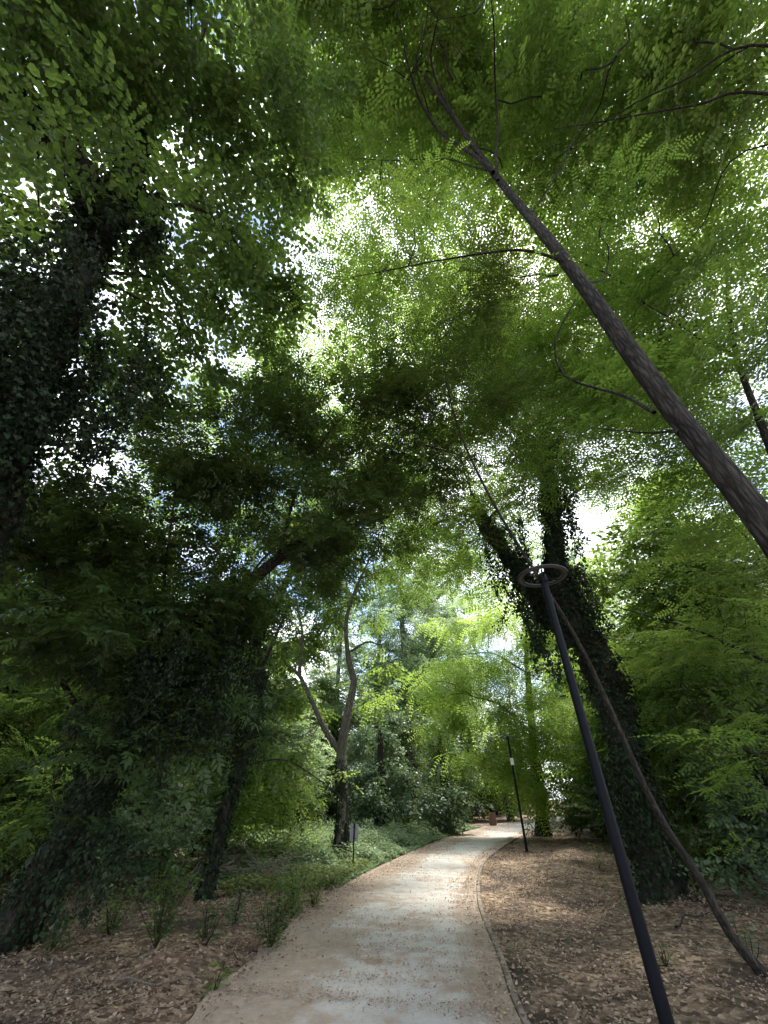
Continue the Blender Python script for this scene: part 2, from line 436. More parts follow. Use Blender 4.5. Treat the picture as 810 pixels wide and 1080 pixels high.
# ------------------------------------------------------------------ leaf litter (uncountable)
def litter():
    m, nt, out = newmat('dry_leaf')
    at = N(nt, 'ShaderNodeAttribute', attribute_name='tint')
    c = ramp(nt, at.outputs['Fac'], [(0, (.05, .031, .022)), (.3, (.145, .10, .068)), (.6, (.225, .162, .115)), (.88, (.32, .245, .18)), (.965, (.42, .33, .26)), (.985, (.38, .34, .08))])
    p = N(nt, 'ShaderNodeBsdfPrincipled'); p.inputs['Roughness'].default_value = .75; p.inputs['Specular IOR Level'].default_value = .25
    nt.links.new(c, p.inputs['Base Color']); nt.links.new(p.outputs[0], out.inputs['Surface'])
    mb = MB()
    def scatter(x, y, keep, L0, L1, lift=.012, lo=0.):
        k = keep > rng.uniform(0, 1, len(x)); x, y = x[k], y[k]; n = len(x)
        z = h(x, y) - .012 + .03 * (path_dist(x, y) < .09) + rng.uniform(0, lift, n)
        a = rng.uniform(0, 2 * np.pi, n)
        d = np.stack([np.cos(a), np.sin(a), rng.normal(0, .15, n)], 1)
        nr = np.stack([rng.normal(0, .28, n), rng.normal(0, .28, n), np.ones(n)], 1)
        L = L0 + (L1 - L0) * rng.uniform(0, 1, n) ** 1.6
        V, q, per = leaf_geo(np.stack([x, y, z], 1) + [0, 0, .012], d, nr, L, L * rng.uniform(.45, .75, n), True, 'oval', .0)
        V = V.reshape(-1, 6, 3); f = rng.normal(.08, .13, n)
        for c_ in (1, 2, 4, 5): V[:, c_, 2] += f * L
        V[:, 3, 2] += rng.normal(.1, .2, n) * L
        mb.add(V.reshape(-1, 3), q, 0, np.repeat(np.clip(lo + rng.beta(2, 2, n) * (.96 - lo) + (rng.uniform(0, 1, n) > .992) * .5, 0, 1), per))
    # right-hand floor
    n = 210000
    Yv = 2 + 26 * rng.uniform(0, 1, n) ** 1.7; Xv = rng.uniform(.6, 15, n)
    d = path_dist(Xv, Yv)
    scatter(Xv, Yv, np.where(d > -.25, np.clip(.6 + .45 * np.sin(1.1 * Xv) * np.sin(.9 * Yv + 1) + .3 * np.sin(3.1 * Xv + 2) * np.sin(2.7 * Yv), .12, 1) * np.where(d > .2, 1, np.where(d > 0, .6, .3)), 0), .022, .06)
    # left-hand floor
    n = 100000
    Yv = 3 + 10.5 * rng.uniform(0, 1, n); Xv = rng.uniform(-9, -.2, n); d = path_dist(Xv, Yv)
    clump = np.clip(.5 + .6 * np.sin(1.7 * Xv + .5) * np.sin(1.4 * Yv), .12, 1)
    scatter(Xv, Yv, np.where(d > -.75, np.where(d > 0, clump * .8, .35 * np.exp(d / .25)) * smooth(13.5, 11.5, Yv), 0), .022, .058)
    # crumbs and small leaves blown onto the path
    n = 150000
    t = rng.uniform(0, 1, n); s = rng.beta(1, 2.6, n)
    k = np.minimum((t ** 1.4 * 190).astype(int) + 38, len(EL) - 2)
    s = np.where(rng.uniform(0, 1, n) < .3, 1 - rng.beta(1, 9, n), s)
    P = EL[k] * (1 - s[:, None]) + ER[k] * s[:, None] + rng.normal(0, .12, (n, 2))
    patch = np.clip(.5 + .6 * np.sin(P[:, 0] * 1.9 + 1) * np.sin(P[:, 1] * .8 + 2), .1, 1)
    keep = np.where(path_dist(P[:, 0], P[:, 1]) < -.02, patch, 0)
    n0 = mb.n
    scatter(P[:, 0], P[:, 1], keep, .009, .036, .002, .42)
    # lift crumbs over the crown of the path
    for k in range(420):
        y = 3.2 + 16 * rng.uniform() ** 1.5; x = rng.uniform(-7, -1.6) if rng.uniform() < .45 else rng.uniform(1.5, 11)
        if path_dist(x, y)[0] < .05: continue
        a = rng.uniform(0, 6.28); L = rng.uniform(.08, .4); zz = H(x, y) + .012
        e = A([math.cos(a) * L, math.sin(a) * L, rng.uniform(0, .04)])
        tube(mb, [A([x, y, zz]), A([x, y, zz + .01]) + e * .5 + rng.normal(0, .015, 3) * [1, 1, .3], A([x, y, zz]) + e], [rng.uniform(.003, .007), .002], 5, .08, 0, 0, rng.uniform(.05, .5))
    tag(mb.build('leaf_litter', m), 'dry brown fallen leaves strewn over the woodland floor and path edges', 'leaf litter', kind='stuff')
litter()

# ------------------------------------------------------------------ ivy on a trunk
def ivy_mb(P, R, off, n, size, mat=0, stem=1, hang=.5, up0=0):
    """lumpy mat of stems around the trunk, covered by leaves"""
    mb = MB()
    L = len(P); T, Nn, B = frames(P)
    ph = rng.uniform(0, 6, 6)
    def rad(s, th):                      # s: sample index
        o = off[s] if hasattr(off, '__len__') else off
        return R[s] + o * (.55 + .25 * np.sin(2 * th + ph[0] + s * .35) + .22 * np.sin(3 * th + ph[1] - s * .6) + .18 * np.sin(th + ph[2] + s * 1.1))
    sides = 12; th = np.linspace(0, 2 * np.pi, sides, endpoint=False)
    S_ = np.arange(L)
    rr = np.stack([rad(S_, np.full(L, a)) * .8 for a in th], 1)
    V = P[:, None] + rr[..., None] * (np.cos(th)[None, :, None] * Nn[:, None] + np.sin(th)[None, :, None] * B[:, None])
    i = np.arange(L - 1)[:, None] * sides; j = np.arange(sides)[None]; j2 = (j + 1) % sides
    q = np.stack([i + j, i + j2, i + sides + j2, i + sides + j], -1).reshape(-1, 4)
    mb.add(V, q, stem, .5, True)
    s = rng.integers(0, L - 1, n); f = rng.uniform(0, 1, n)[:, None]; a = rng.uniform(0, 2 * np.pi, n)
    out = np.cos(a)[:, None] * Nn[s] + np.sin(a)[:, None] * B[s]
    r = rad(s, a) * rng.uniform(.72, 1.06, n) + (rng.uniform(0, 1, n) > .93) * rng.uniform(0, .5, n) * (off[s] if hasattr(off, '__len__') else off)
    pos = P[s] * (1 - f) + P[s + 1] * f + out * r[:, None]
    d = out * .35 + rng.normal(0, .45, (n, 3)) + A([0, 0, -1.0 * hang - .3])
    nr = out + A([0, 0, .6]) + rng.normal(0, .35, (n, 3))
    l = size * rng.uniform(.6, 1.25, n)
    Vv, qq, per = leaf_geo(pos, d, nr, l, l * .9, True, 'ivy', .18)
    mb.add(Vv, qq, mat, np.repeat(rng.uniform(0, 1, n), per))
    return mb

# ------------------------------------------------------------------ trees
NEARLIM = 6.5
DENS = 2.7
def tree(name, label, base, trunk, rad, limbs=(), lobes=(), leaf='robinia', mat=None, bark=None, scale=1.2, ivy=None,
         group=None, cat='tree', two=False, flare=.5, sub=.45, flat=.6, twig=True, lobe_branch=True, dirz=-.12, z0=None, crown_name='crown', pixel=True, limb_name='limb', ncl=60):
    bark = bark or M_BARK
    base = A([base[0], base[1], H(base[0], base[1]) if z0 is None else z0])
    root = empty(name, base, label, cat, group)
    samples = []
    if trunk is not None:
        tr = [A(p, float) for p in trunk]; tr[0] = tr[0].copy(); tr[0][2] = base[2] - .15
        mb = MB(); P, R = tube(mb, tr, rad, 18, .16, .085, flare=flare)
        mb.build('trunk', bark, root, base); samples.append((P, R))
        k = len(P) // 3; 
    for l in limbs:
        pts, r0, r1 = l[:3]
        mb = MB(); P2, R2 = tube(mb, pts, [r0, r1], 8, .2, .06, wob=.04)
        mb.build(limb_name, bark, root, base); samples.append((P2, R2))
    if ivy:
        for (si, a, b, off, n, size) in ivy:
            P, R = samples[si]; L = len(P); a_, b_ = int(a * (L - 1)), max(int(b * (L - 1)), int(a * (L - 1)) + 2)
            o = np.interp(np.linspace(0, 1, b_ - a_ + 1), np.linspace(0, 1, len(off)), off) if hasattr(off, '__len__') else off
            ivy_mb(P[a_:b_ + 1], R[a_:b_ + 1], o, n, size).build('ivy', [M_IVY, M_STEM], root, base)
    if lobes:
        SP_ = np.concatenate([s[0] for s in samples]) if samples else base[None]
        if len(SP_) > 12 and trunk is not None:
            lowest = base[2] + .3 * (SP_[:, 2].max() - base[2]); ok = SP_[:, 2] > lowest; SP_ = SP_[ok]
        mb = MB()
        for lb in lobes:
            if pixel:
                px, py, rp, dist, lai = lb[:5]; fl = lb[5] if len(lb) > 5 else flat
                c = PR(px, py, dist); v = ray(px, py); depth = dist / np.linalg.norm(v)
                r = rp / F * depth
                rx, ry, rz = r, r, r * fl
            else:
                c = A(lb[0]) + [base[0], base[1], base[2]]; rx, ry, rz = lb[1]; lai = lb[2]; dist = np.linalg.norm(c); r = (rx + ry) / 2
            t2 = two or dist < NEARLIM
            sc = scale * (1.0 if dist < 9 or not pixel else 1.22)
            if pixel and len(lb) > 6: sc = lb[6]
            area = templates(leaf, t2)[0][3] * sc ** 2
            n = int(max(6, DENS * lai * math.pi * r * max(r * .7, rz) / area / .62))
            ns = max(4, min(int(n * sub / 5), ncl))
            u = norm(rng.normal(0, 1, (ns, 3))) * rng.uniform(.05, 1.15, (ns, 1)) ** .5 * [rx, ry, rz]
            sc_ = c + u
            an = SP_[np.argmin(np.linalg.norm(SP_ - (c - A([0, 0, .4 * r])), axis=1))]
            if lobe_branch:
                L = np.linalg.norm(c - an); mid = (an + c) / 2 + A([0, 0, .12 * L]) + rng.normal(0, .07 * L, 3)
                b2 = MB(); rb = min(.008 + .004 * L, .03)
                BP, BR = tube(b2, [an, mid, c], [rb, rb * .75, rb * .3], 6, .3, .05, wob=.05 * min(L, 2))
                b2.build('branch', bark, root, base)
            else: BP = an[None]
            if twig:
                for s_ in sc_:
                    aa = BP[np.argmin(np.linalg.norm(BP - (s_ * .75 + c * .25), axis=1))]
                    L = np.linalg.norm(s_ - aa)
                    if L < .2: continue
                    tube(mb, [aa, (aa + s_) / 2 + A([0, 0, .1 * L]) + rng.normal(0, .06 * L, 3), s_], [.004 + .003 * L, .003], 4, max(.25, L / 5), 0, 1)
            w = rng.integers(0, ns, n); sg = min(.13 + .085 * r, .42)
            offv = rng.normal(0, 1, (n, 3)) * [sg, sg, sg * .5]
            pos = sc_[w] + offv
            a = rng.uniform(0, 2 * np.pi, n)
            outw = pos - c; outw[:, 2] *= .3; outw = norm(outw + 1e-6)
            d = np.stack([np.cos(a), np.sin(a), rng.normal(dirz, .22, n)], 1) + outw * .7
            lt = rng.uniform(0., 1., ns)[w] + rng.normal(0, .15, n)
            sprays(mb, pos, d, sc, leaf, t2, 0, np.clip(lt, 0, 1))
        mb.build(crown_name, [mat, M_TWIG], root, base)
    return root

def curtain(root, name, spots, leaf_n, size, mat, base, ns=9, lo=.5):
    """long hanging strands of leaves"""
    mb = MB()
    for (px, py0, py1, d, w) in spots:
        top = PR(px, py0, d); v = ray(px, py1); hd = np.hypot(top[0], top[1]); k = hd / np.hypot(v[0], v[1]); zb = max(v[2] * k + CAM_H, H(top[0], top[1]) + .25)
        Lh = max(top[2] - zb, .3)
        for s in range(ns):
            o = rng.normal(0, w, 3) * [1, 1, .25]; ll = Lh * rng.uniform(lo, 1.05)
            P = [top + o, top + o * 1.1 + [rng.normal(0, .08), rng.normal(0, .08), -ll * .5], top + o * 1.1 + [rng.normal(0, .12), rng.normal(0, .12), -ll]]
            PP, RR = tube(mb, P, [.008, .003], 4, .15, 0, 1)
            n = int(leaf_n * ll)
            i = rng.integers(0, len(PP), n)
            a = rng.uniform(0, 6.28, n)
            sp = np.abs(rng.normal(0, .11, n))
            pos = PP[i] + np.stack([np.cos(a) * sp, np.sin(a) * sp, rng.normal(0, .05, n)], 1)
            dd = np.stack([np.cos(a) * .5, np.sin(a) * .5, np.full(n, -1.)], 1) + rng.normal(0, .35, (n, 3))
            nr = np.stack([np.cos(a), np.sin(a), np.full(n, .5)], 1) + rng.normal(0, .4, (n, 3))
            l = size * rng.uniform(.6, 1.3, n)
            V, q, per = leaf_geo(pos, dd, nr, l, l * .85, True, 'ivy', .18)
            mb.add(V, q, 0, np.repeat(rng.uniform(0, 1, n), per))
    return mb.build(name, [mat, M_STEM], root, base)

def B3(px, py, Y): return PY(px, py, Y)

# --- the bare leaning robinia on the right
t1 = [A([2.62, 2.15, 0]), PY(810, 560, 2.02), PY(700, 420, 2.0), PY(600, 280, 2.0), PY(515, 175, 2.0), PR(440, 70, 14.5)]
tree('robinia_tree', 'tall bare trunked robinia leaning in from the right edge and arching over the path', (2.62, 2.15), t1, [.115, .083, .081, .076, .064, .026],
     limbs=[([PY(592, 275, 2.0), PR(545, 262, 6.6), PR(470, 275, 6.8), PR(372, 292, 7.2)], .022, .007),
            ([PY(588, 290, 2.0), PR(560, 292, 6.6), PR(535, 290, 6.8)], .016, .006),
            ([PY(690, 435, 2.0), PR(640, 412, 5.2), PR(600, 395, 5.5), PR(585, 360, 5.8), PR(600, 325, 6.2), PR(612, 310, 6.6)], .017, .006),
            ([PY(716, 456, 2.0), PR(670, 455, 4.8), PR(630, 452, 5.2)], .014, .005),
            ([PY(520, 182, 2.0), PR(455, 125, 13), PR(432, 80, 13.5), PR(418, 0, 14)], .045, .01),
            ([PY(516, 177, 2.0), PR(470, 110, 12.6), PR(455, 60, 13), PR(462, 20, 13), PR(445, 0, 13)], .035, .01),
            ([PY(525, 190, 2.0), PR(523, 120, 12), PR(522, 40, 12), PR(518, 0, 12)], .03, .01),
            ([PY(516, 180, 2.0), PR(470, 170, 12), PR(420, 168, 12.4), PR(372, 167, 13)], .018, .006),
            ([PR(432, 85, 13.3), PR(398, 62, 13), PR(372, 15, 13)], .016, .005),
            ([PR(478, 85, 12), PR(468, 58, 12), PR(462, 36, 12)], .022, .014),
            ([PR(452, 118, 12.8), PR(440, 62, 12.8), PR(456, 26, 13), PR(500, 14, 13)], .016, .005),
            ([PR(432, 82, 13.3), PR(448, 40, 13), PR(452, 0, 13)], .014, .005),
            ([PR(560, 225, 9), PR(590, 180, 10), PR(615, 120, 11), PR(650, 60, 12)], .016, .005),
            ([PY(610, 295, 2.0), PR(640, 290, 8), PR(642, 260, 8.2), PR(632, 250, 8.5)], .016, .005)],
     lobes=[(430, 50, 85, 16, 1.29), (340, 110, 65, 15.5, 1.21), (560, 50, 75, 15.5, 1.29), (640, 60, 65, 15, 1.29), (470, 160, 50, 15, 1.13),
            (390, 180, 52, 14.5, 1.13), (575, 125, 44, 14.5, 0.97), (500, 95, 60, 16, 1.21), (520, 10, 80, 16.5, 1.29), (350, 20, 70, 16, 1.21),
            (470, 270, 22, 7.4, 0.57, .4, 1.0), (432, 262, 34, 7.4, 0.8, .5, 1.0), (378, 300, 30, 7.4, 0.8, .5, 1.0), (550, 300, 12, 6.6, 0.34, .4, 1.0), (440, 225, 26, 7.8, 0.57, .5, 1.0), (635, 225, 26, 9, 0.64, .5, 1.1),
            (400, 225, 44, 13, 0.48), (350, 220, 36, 13, 0.4), (545, 200, 28, 14, 0.64), (605, 170, 32, 14, 0.8), (450, 100, 60, 16.5, 1.13), (600, 95, 52, 15.5, 1.13), (430, 320, 34, 9, 0.4)],
     leaf='robinia', mat=M_ROB, scale=2.0, ncl=34)

# --- bright robinia whose crown fills the middle above the path
tree('robinia_tree', 'bright robinia whose yellow green crown fills the sky above the middle of the path', (-6.2, 17), [A([-6.2, 17, 0]), A([-6, 16.9, 5]), A([-5, 16.6, 9]), A([-3.2, 16, 13])], [.3, .25, .2, .08],
     lobes=[(385, 350, 48, 19, 0.65), (430, 305, 44, 19, 0.65), (365, 410, 44, 18, 0.65), (425, 390, 44, 18.5, 0.65), (475, 350, 44, 19, 0.65), (350, 450, 36, 18, 0.58), (300, 400, 40, 17.5, 0.58), (470, 300, 36, 19.5, 0.58), (400, 460, 36, 18, 0.58), (510, 330, 34, 19.5, 0.58), (250, 440, 40, 17, 0.5), (520, 280, 34, 19.5, 0.5), (430, 470, 36, 18.5, 0.65), (460, 520, 30, 19, 0.65), (395, 525, 32, 19, 0.58), (452, 585, 22, 17, 0.65), (436, 548, 26, 18, 0.58), (500, 590, 24, 19, 0.5), (520, 635, 26, 20, 0.58), (230, 490, 38, 17, 0.58), (195, 530, 36, 17, 0.58), (285, 520, 36, 17.5, 0.58), (165, 450, 30, 16.5, 0.43), (330, 500, 34, 18, 0.58), (340, 350, 30, 18, 0.5)],
     mat=M_YEL, scale=2.1)

# --- robinia whose limbs reach in from beyond the right edge
tree('robinia_tree', 'robinia beyond the right edge with long thin limbs reaching across the top right sky', (10.5, 1.5), [A([10.5, 1.5, 0]), A([10.3, 1.4, 5]), A([9.8, 1.3, 10]), A([9, 1.2, 14])], [.22, .19, .15, .07],
     limbs=[([A([9.8, 1.3, 10]), PR(820, 45, 12.5), PR(720, 85, 12), PR(655, 118, 12), PR(590, 165, 12.5)], .026, .008),
            ([A([10.1, 1.35, 8]), PR(820, 98, 12), PR(735, 112, 11.8), PR(650, 127, 12), PR(585, 136, 12.5)], .03, .008),
            ([A([10.2, 1.4, 7]), PR(815, 150, 11.5), PR(740, 240, 12), PR(685, 295, 12.5)], .018, .006)],
     lobes=[(770, 30, 70, 15, 1.43), (720, 120, 55, 14.5, 1.34), (790, 110, 50, 14, 1.43), (690, 190, 42, 14.5, 0.92), (780, 190, 50, 14.5, 1.34), (640, 175, 34, 14.5, 0.76), (710, 20, 62, 15, 1.43), (740, 255, 38, 15, 0.84)],
     mat=M_ROB, scale=2.0, ncl=34)

# --- thin upright robinia at the right edge
tree('robinia_tree', 'thin dark stemmed robinia standing beyond the leaning trunk at the right edge', (6.6, 5.3), [A([6.6, 5.3, 0]), PY(860, 600, 5.1), PY(812, 470, 5.0), PY(778, 380, 4.9), PY(768, 320, 4.7), PY(766, 275, 4.5)], [.10, .08, .065, .055, .045, .02],
     limbs=[([PY(778, 390, 4.9), PR(795, 370, 12), PR(830, 345, 12)], .03, .012), ([PY(776, 375, 4.9), PR(720, 345, 12.5), PR(680, 320, 13)], .03, .01)],
     lobes=[(765, 310, 50, 14, 1.27), (705, 340, 48, 13.5, 1.34), (790, 400, 45, 12, 1.34), (735, 420, 55, 12, 1.5), (660, 350, 36, 14, 1.06), (770, 470, 45, 12, 1.34), (690, 400, 45, 14, 1.34), (800, 330, 40, 12, 1.06), (620, 250, 38, 16.5, 1.08), (690, 285, 38, 16.5, 1.08), (585, 215, 30, 16.5, 0.84), (740, 190, 40, 16.5, 1.08), (650, 215, 34, 17, 0.96), (800, 285, 34, 14, 0.96), (770, 240, 26, 15, 0.72)],
     mat=M_ROB, scale=2.0, ncl=34)

# --- tall ivy clad robinia behind the lamp
t4 = [A([5.45, 10.5, 0]), PY(640, 720, 10.45), PY(592, 620, 10.4), PY(581, 540, 10.4), PY(576, 480, 10.6), PY(570, 420, 11)]
tree('ivy_clad_tree', 'tall tree behind the lamp post with its trunk wrapped in dark ivy', (5.45, 10.5), t4, [.30, .245, .2, .15, .10, .04],
     limbs=[([PY(632, 705, 10.45), PY(575, 640, 10.6), PY(530, 580, 10.8), PY(505, 540, 11), PY(488, 490, 11.4)], .11, .02),
            ([PY(584, 555, 10.4), PY(605, 520, 10.6), PY(648, 496, 11)], .08, .02),
            ([PY(578, 510, 10.5), PY(560, 470, 10.8), PY(525, 440, 11)], .05, .015),
            ([PY(576, 480, 10.6), PY(610, 440, 11), PY(640, 400, 11)], .05, .015)],
     ivy=[(0, 0, .82, [.34, .3, .4, .36, .28, .2, .15], 11000, .085), (1, .1, .8, [.34, .42, .36, .12], 4200, .08)],
     lobes=[(560, 425, 55, 16, .9), (625, 430, 55, 16, .9), (525, 475, 42, 15, .8), (690, 470, 55, 15.5, .95), (600, 375, 60, 17, 1.0), (660, 400, 45, 17, .9), (540, 385, 55, 17, .95), (655, 505, 32, 15, .7), (455, 580, 36, 15.5, .8), (440, 540, 34, 15.5, .6), (550, 500, 40, 14.5, .7), (470, 520, 30, 14.5, .6), (500, 430, 40, 16, .8), (450, 480, 40, 16, .8), (420, 525, 32, 16, .7), (600, 325, 45, 18, .8), (550, 345, 42, 17.5, .8), (645, 345, 42, 17.5, .8), (705, 420, 45, 16.5, .9), (590, 460, 36, 16, .8), (500, 565, 34, 16.5, .7), (475, 610, 30, 17, .8), (505, 545, 26, 13.2, .9), (520, 600, 26, 14, .9), (480, 575, 26, 14.5, .8), (535, 545, 26, 15, .8), (570, 430, 36, 13, .8), (545, 470, 30, 13, .8), (600, 490, 22, 13, .7), (572, 495, 26, 12.4, .8), (592, 455, 26, 12.6, .8), (560, 520, 20, 12.2, .6), (440, 610, 26, 17, .7)],
     mat=M_ROB, bark=M_BARKD, scale=1.8, flare=.35)

t4r = [o for o in S.objects if o.type == 'EMPTY' and 'behind the lamp post with' in o['label']][0]
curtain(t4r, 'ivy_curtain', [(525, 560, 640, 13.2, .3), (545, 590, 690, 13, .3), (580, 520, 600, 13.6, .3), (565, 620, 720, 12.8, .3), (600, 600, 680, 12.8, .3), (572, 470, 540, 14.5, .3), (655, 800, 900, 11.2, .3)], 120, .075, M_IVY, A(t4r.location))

# --- slender bent sapling in front of it
t5 = [A([4.15, 6.2, 0]), PY(770, 985, 6.15), PY(740, 930, 6.1), PY(690, 850, 6.0), PY(640, 740, 5.8), PY(600, 660, 5.6), PY(520, 530, 5.2), PY(480, 440, 4.9), PY(462, 350, 4.5), PY(458, 305, 4.3)]
tree('slender_tree', 'slender bent bare stem curving up from the litter behind the lamp post', (4.15, 6.2), t5, [.056, .047, .043, .039, .034, .029, .023, .017, .011, .007],
     limbs=[([PY(500, 485, 5.0), PR(440, 470, 8), PR(395, 490, 8.2)], .014, .005)],
     lobes=[(492, 305, 45, 10, .85), (455, 375, 48, 9.5, .85), (520, 345, 36, 10, .8), (490, 425, 42, 9, .8), (425, 425, 40, 9, .8), (540, 300, 30, 10, .5), (500, 520, 28, 8.6, .8), (470, 480, 32, 8.8, .8), (535, 500, 26, 9, .7), (515, 560, 18, 8.4, .5), (550, 430, 28, 9.4, .7), (450, 520, 26, 8.9, .7), (410, 470, 30, 9, .8)],
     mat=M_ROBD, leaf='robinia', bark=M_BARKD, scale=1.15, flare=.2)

# --- left: heavy ivy covered tree leaning to the path
t6 = [A([-5.1, 7.5, 0]), PY(70, 890, 7.3), PY(130, 790, 7.2), PY(200, 680, 7.0), PY(290, 592, 6.9), PY(345, 562, 6.9), PY(410, 545, 7.0)]
tree('ivy_clad_tree', 'dark ivy smothered tree leaning in from the lower left towards the path', (-5.1, 7.5), t6, [.28, .24, .21, .17, .11, .07, .03],
     limbs=[([PY(150, 750, 7.1), PR(205, 640, 7.6), PR(240, 590, 7.8), PR(272, 540, 8)], .03, .01),
            ([PY(175, 715, 7.0), PR(235, 645, 7.6), PR(285, 585, 7.8), PR(330, 545, 8)], .035, .012),
            ([PY(170, 725, 7.1), PR(175, 600, 7.6), PR(185, 520, 8)], .04, .012),
            ([PY(110, 820, 7.2), PR(60, 700, 7.6), PR(45, 600, 8)], .05, .015),
            ([PR(285, 590, 7.8), PR(280, 640, 7.8), PR(262, 680, 7.7)], .014, .005),
            ([PY(290, 592, 6.9), PR(330, 480, 8.5), PR(370, 430, 9)], .04, .012)],
     ivy=[(0, 0, .62, [.12, .2, .32, .4, .36], 7500, .058)],
     lobes=[(50, 590, 70, 8.2, 1.62), (130, 560, 70, 8.2, 1.62), (120, 670, 80, 7.6, 1.82), (215, 620, 65, 7.8, 1.56), (245, 520, 62, 8.2, 1.49), (320, 545, 52, 8.3, 1.3), (375, 490, 48, 8.8, 1.3),
            (310, 450, 48, 8.8, 1.3), (390, 550, 34, 8.6, 1.04), (200, 470, 55, 8.6, 1.3), (30, 670, 50, 7.8, 1.3), (20, 520, 60, 8.6, 1.43), (180, 730, 60, 7.4, 1.56), (420, 440, 40, 9.3, 1.17), (350, 610, 28, 8.4, 0.78), (255, 600, 40, 7.2, 1.17), (320, 565, 36, 7.5, 1.17), (385, 535, 28, 7.7, 1.04), (200, 655, 40, 7.0, 1.17), (85, 800, 30, 7.0, .4), (140, 770, 34, 6.9, .5), (215, 765, 28, 7.0, .5), (170, 830, 24, 6.8, .35), (260, 730, 26, 7.4, .6), (60, 870, 24, 6.8, .3), (440, 500, 26, 9, 0.91), (350, 420, 36, 9.2, .9), (300, 400, 34, 9.2, .8), (195, 505, 40, 8.8, .9), (340, 590, 30, 8.6, .8), (400, 580, 22, 8.8, .5), (280, 470, 40, 8.9, .8), (400, 400, 34, 9.4, .8)],
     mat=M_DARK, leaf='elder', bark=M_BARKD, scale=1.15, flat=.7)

t6r = [o for o in S.objects if o.type == 'EMPTY' and 'lower left' in o['label']][0]
curtain(t6r, 'ivy_curtain', [(100, 760, 900, 7.2, .26), (150, 720, 850, 7.0, .28), (195, 690, 800, 7.0, .26), (235, 670, 790, 7.2, .24), (265, 670, 770, 7.5, .18), (112, 880, 960, 6.7, .1), (215, 730, 850, 6.9, .12), (180, 680, 780, 7.4, .3), (262, 760, 815, 7.6, .1)], 300, .046, M_IVY, A(t6r.location), 6, .3)

# --- upper left: huge ivy clad trunk
t7 = [A([-4.15, 4.5, 0]), PY(-120, 760, 3.7), PY(-10, 500, 2.95), PY(60, 340, 2.3), PY(108, 240, 1.85), PY(125, 200, 1.6)]
tree('ivy_clad_tree', 'massive ivy clad trunk rising along the left edge and forking high up', (-4.15, 4.5), t7, [.32, .27, .22, .18, .15, .11],
     limbs=[([PY(110, 238, 1.85), PR(75, 165, 9.3), PR(30, 110, 10), PR(-20, 60, 11)], .11, .04),
            ([PY(118, 215, 1.7), PR(165, 215, 9.2), PR(215, 225, 9.6), PR(262, 270, 10)], .06, .015),
            ([PY(122, 205, 1.6), PR(150, 150, 10), PR(190, 90, 11), PR(220, 20, 12)], .085, .02),
            ([PY(85, 290, 2.05), PR(130, 290, 8.3), PR(170, 300, 8.6), PR(200, 350, 8.8)], .035, .01),
            ([PY(70, 320, 2.2), PR(110, 300, 8), PR(160, 320, 8.2), PR(190, 345, 8.4)], .03, .01),
            ([PR(40, 160, 9.6), PR(45, 230, 9.4), PR(60, 300, 9.2)], .02, .008),
            ([PY(40, 380, 2.45), PR(10, 330, 7), PR(-20, 280, 7)], .06, .02)],
     ivy=[(0, .25, 1, [.3, .24, .13, .09, .08], 8000, .055), (1, 0, .8, [.25, .12], 900, .08), (3, 0, .45, [.22, .1], 900, .08), (2, 0, .5, [.3, .1], 900, .08)],
     lobes=[(60, 60, 70, 10.5, 1.19), (150, 70, 65, 11, 1.19), (240, 50, 62, 11.5, 1.19), (200, 140, 56, 10.5, 1.19), (275, 150, 50, 11, 1.12), (240, 240, 52, 9.8, 1.19), (290, 265, 36, 10, 1.06), (175, 330, 46, 8.8, 1.12),
            (255, 320, 46, 9.3, 1.19), (300, 330, 30, 9.8, 1.0), (30, 150, 45, 10.5, 0.69), (20, 250, 30, 9.5, 0.44), (90, 130, 50, 10.5, 1.0), (310, 60, 48, 12, 1.06), (130, 390, 42, 8.2, 1.0), (320, 190, 40, 11, 1.0), (20, 20, 60, 11.5, 1.12),
            (30, 330, 45, 8.6, 1.0), (180, 400, 40, 8.8, 0.75), (130, 160, 34, 7.6, 0.56), (60, 140, 30, 8, 0.5), (180, 215, 28, 8, 0.62), (60, 225, 26, 7.6, 0.38), (100, 60, 50, 10, 0.75), (15, 265, 34, 9, 0.88), (115, 335, 30, 8.6, 1.0), (150, 285, 30, 9, 0.88), (0, 200, 30, 9.5, 0.75), (205, 375, 34, 9.2, 1.0), (60, 460, 36, 7.6, 0.88), (150, 440, 34, 8.4, 0.88), (-60, 120, 80, 10, 1.12), (20, -90, 90, 10.5, 1.12), (180, -80, 80, 11, 1.0), (-160, 320, 90, 8, 1.12), (-150, -40, 100, 10, 1.12), (25, 210, 34, 8.2, .9), (75, 100, 34, 8.4, .7), (120, 110, 30, 8.6, .6), (100, 180, 24, 7.4, .5), (200, 250, 30, 9, .7), (0, 300, 34, 8, .8), (-300, 560, 90, 6.5, 1.12)],  # unseen lobes outside the frame are added to shade the left side
     mat=M_BROAD, leaf='broad', bark=M_BARKD, scale=1.05, flat=.7, two=True, ncl=22)
t7r = [o for o in S.objects if o.type == 'EMPTY' and 'massive ivy' in o['label']][0]
curtain(t7r, 'ivy_curtain', [(20, 330, 520, 6.2, .5), (60, 380, 520, 6.5, .4), (95, 330, 430, 6.9, .4), (20, 430, 560, 5.8, .4), (110, 420, 500, 7.2, .3), (0, 380, 520, 6, .4), (140, 230, 300, 8, .3), (45, 300, 400, 6.8, .35)], 230, .058, M_IVY, A(t7r.location))

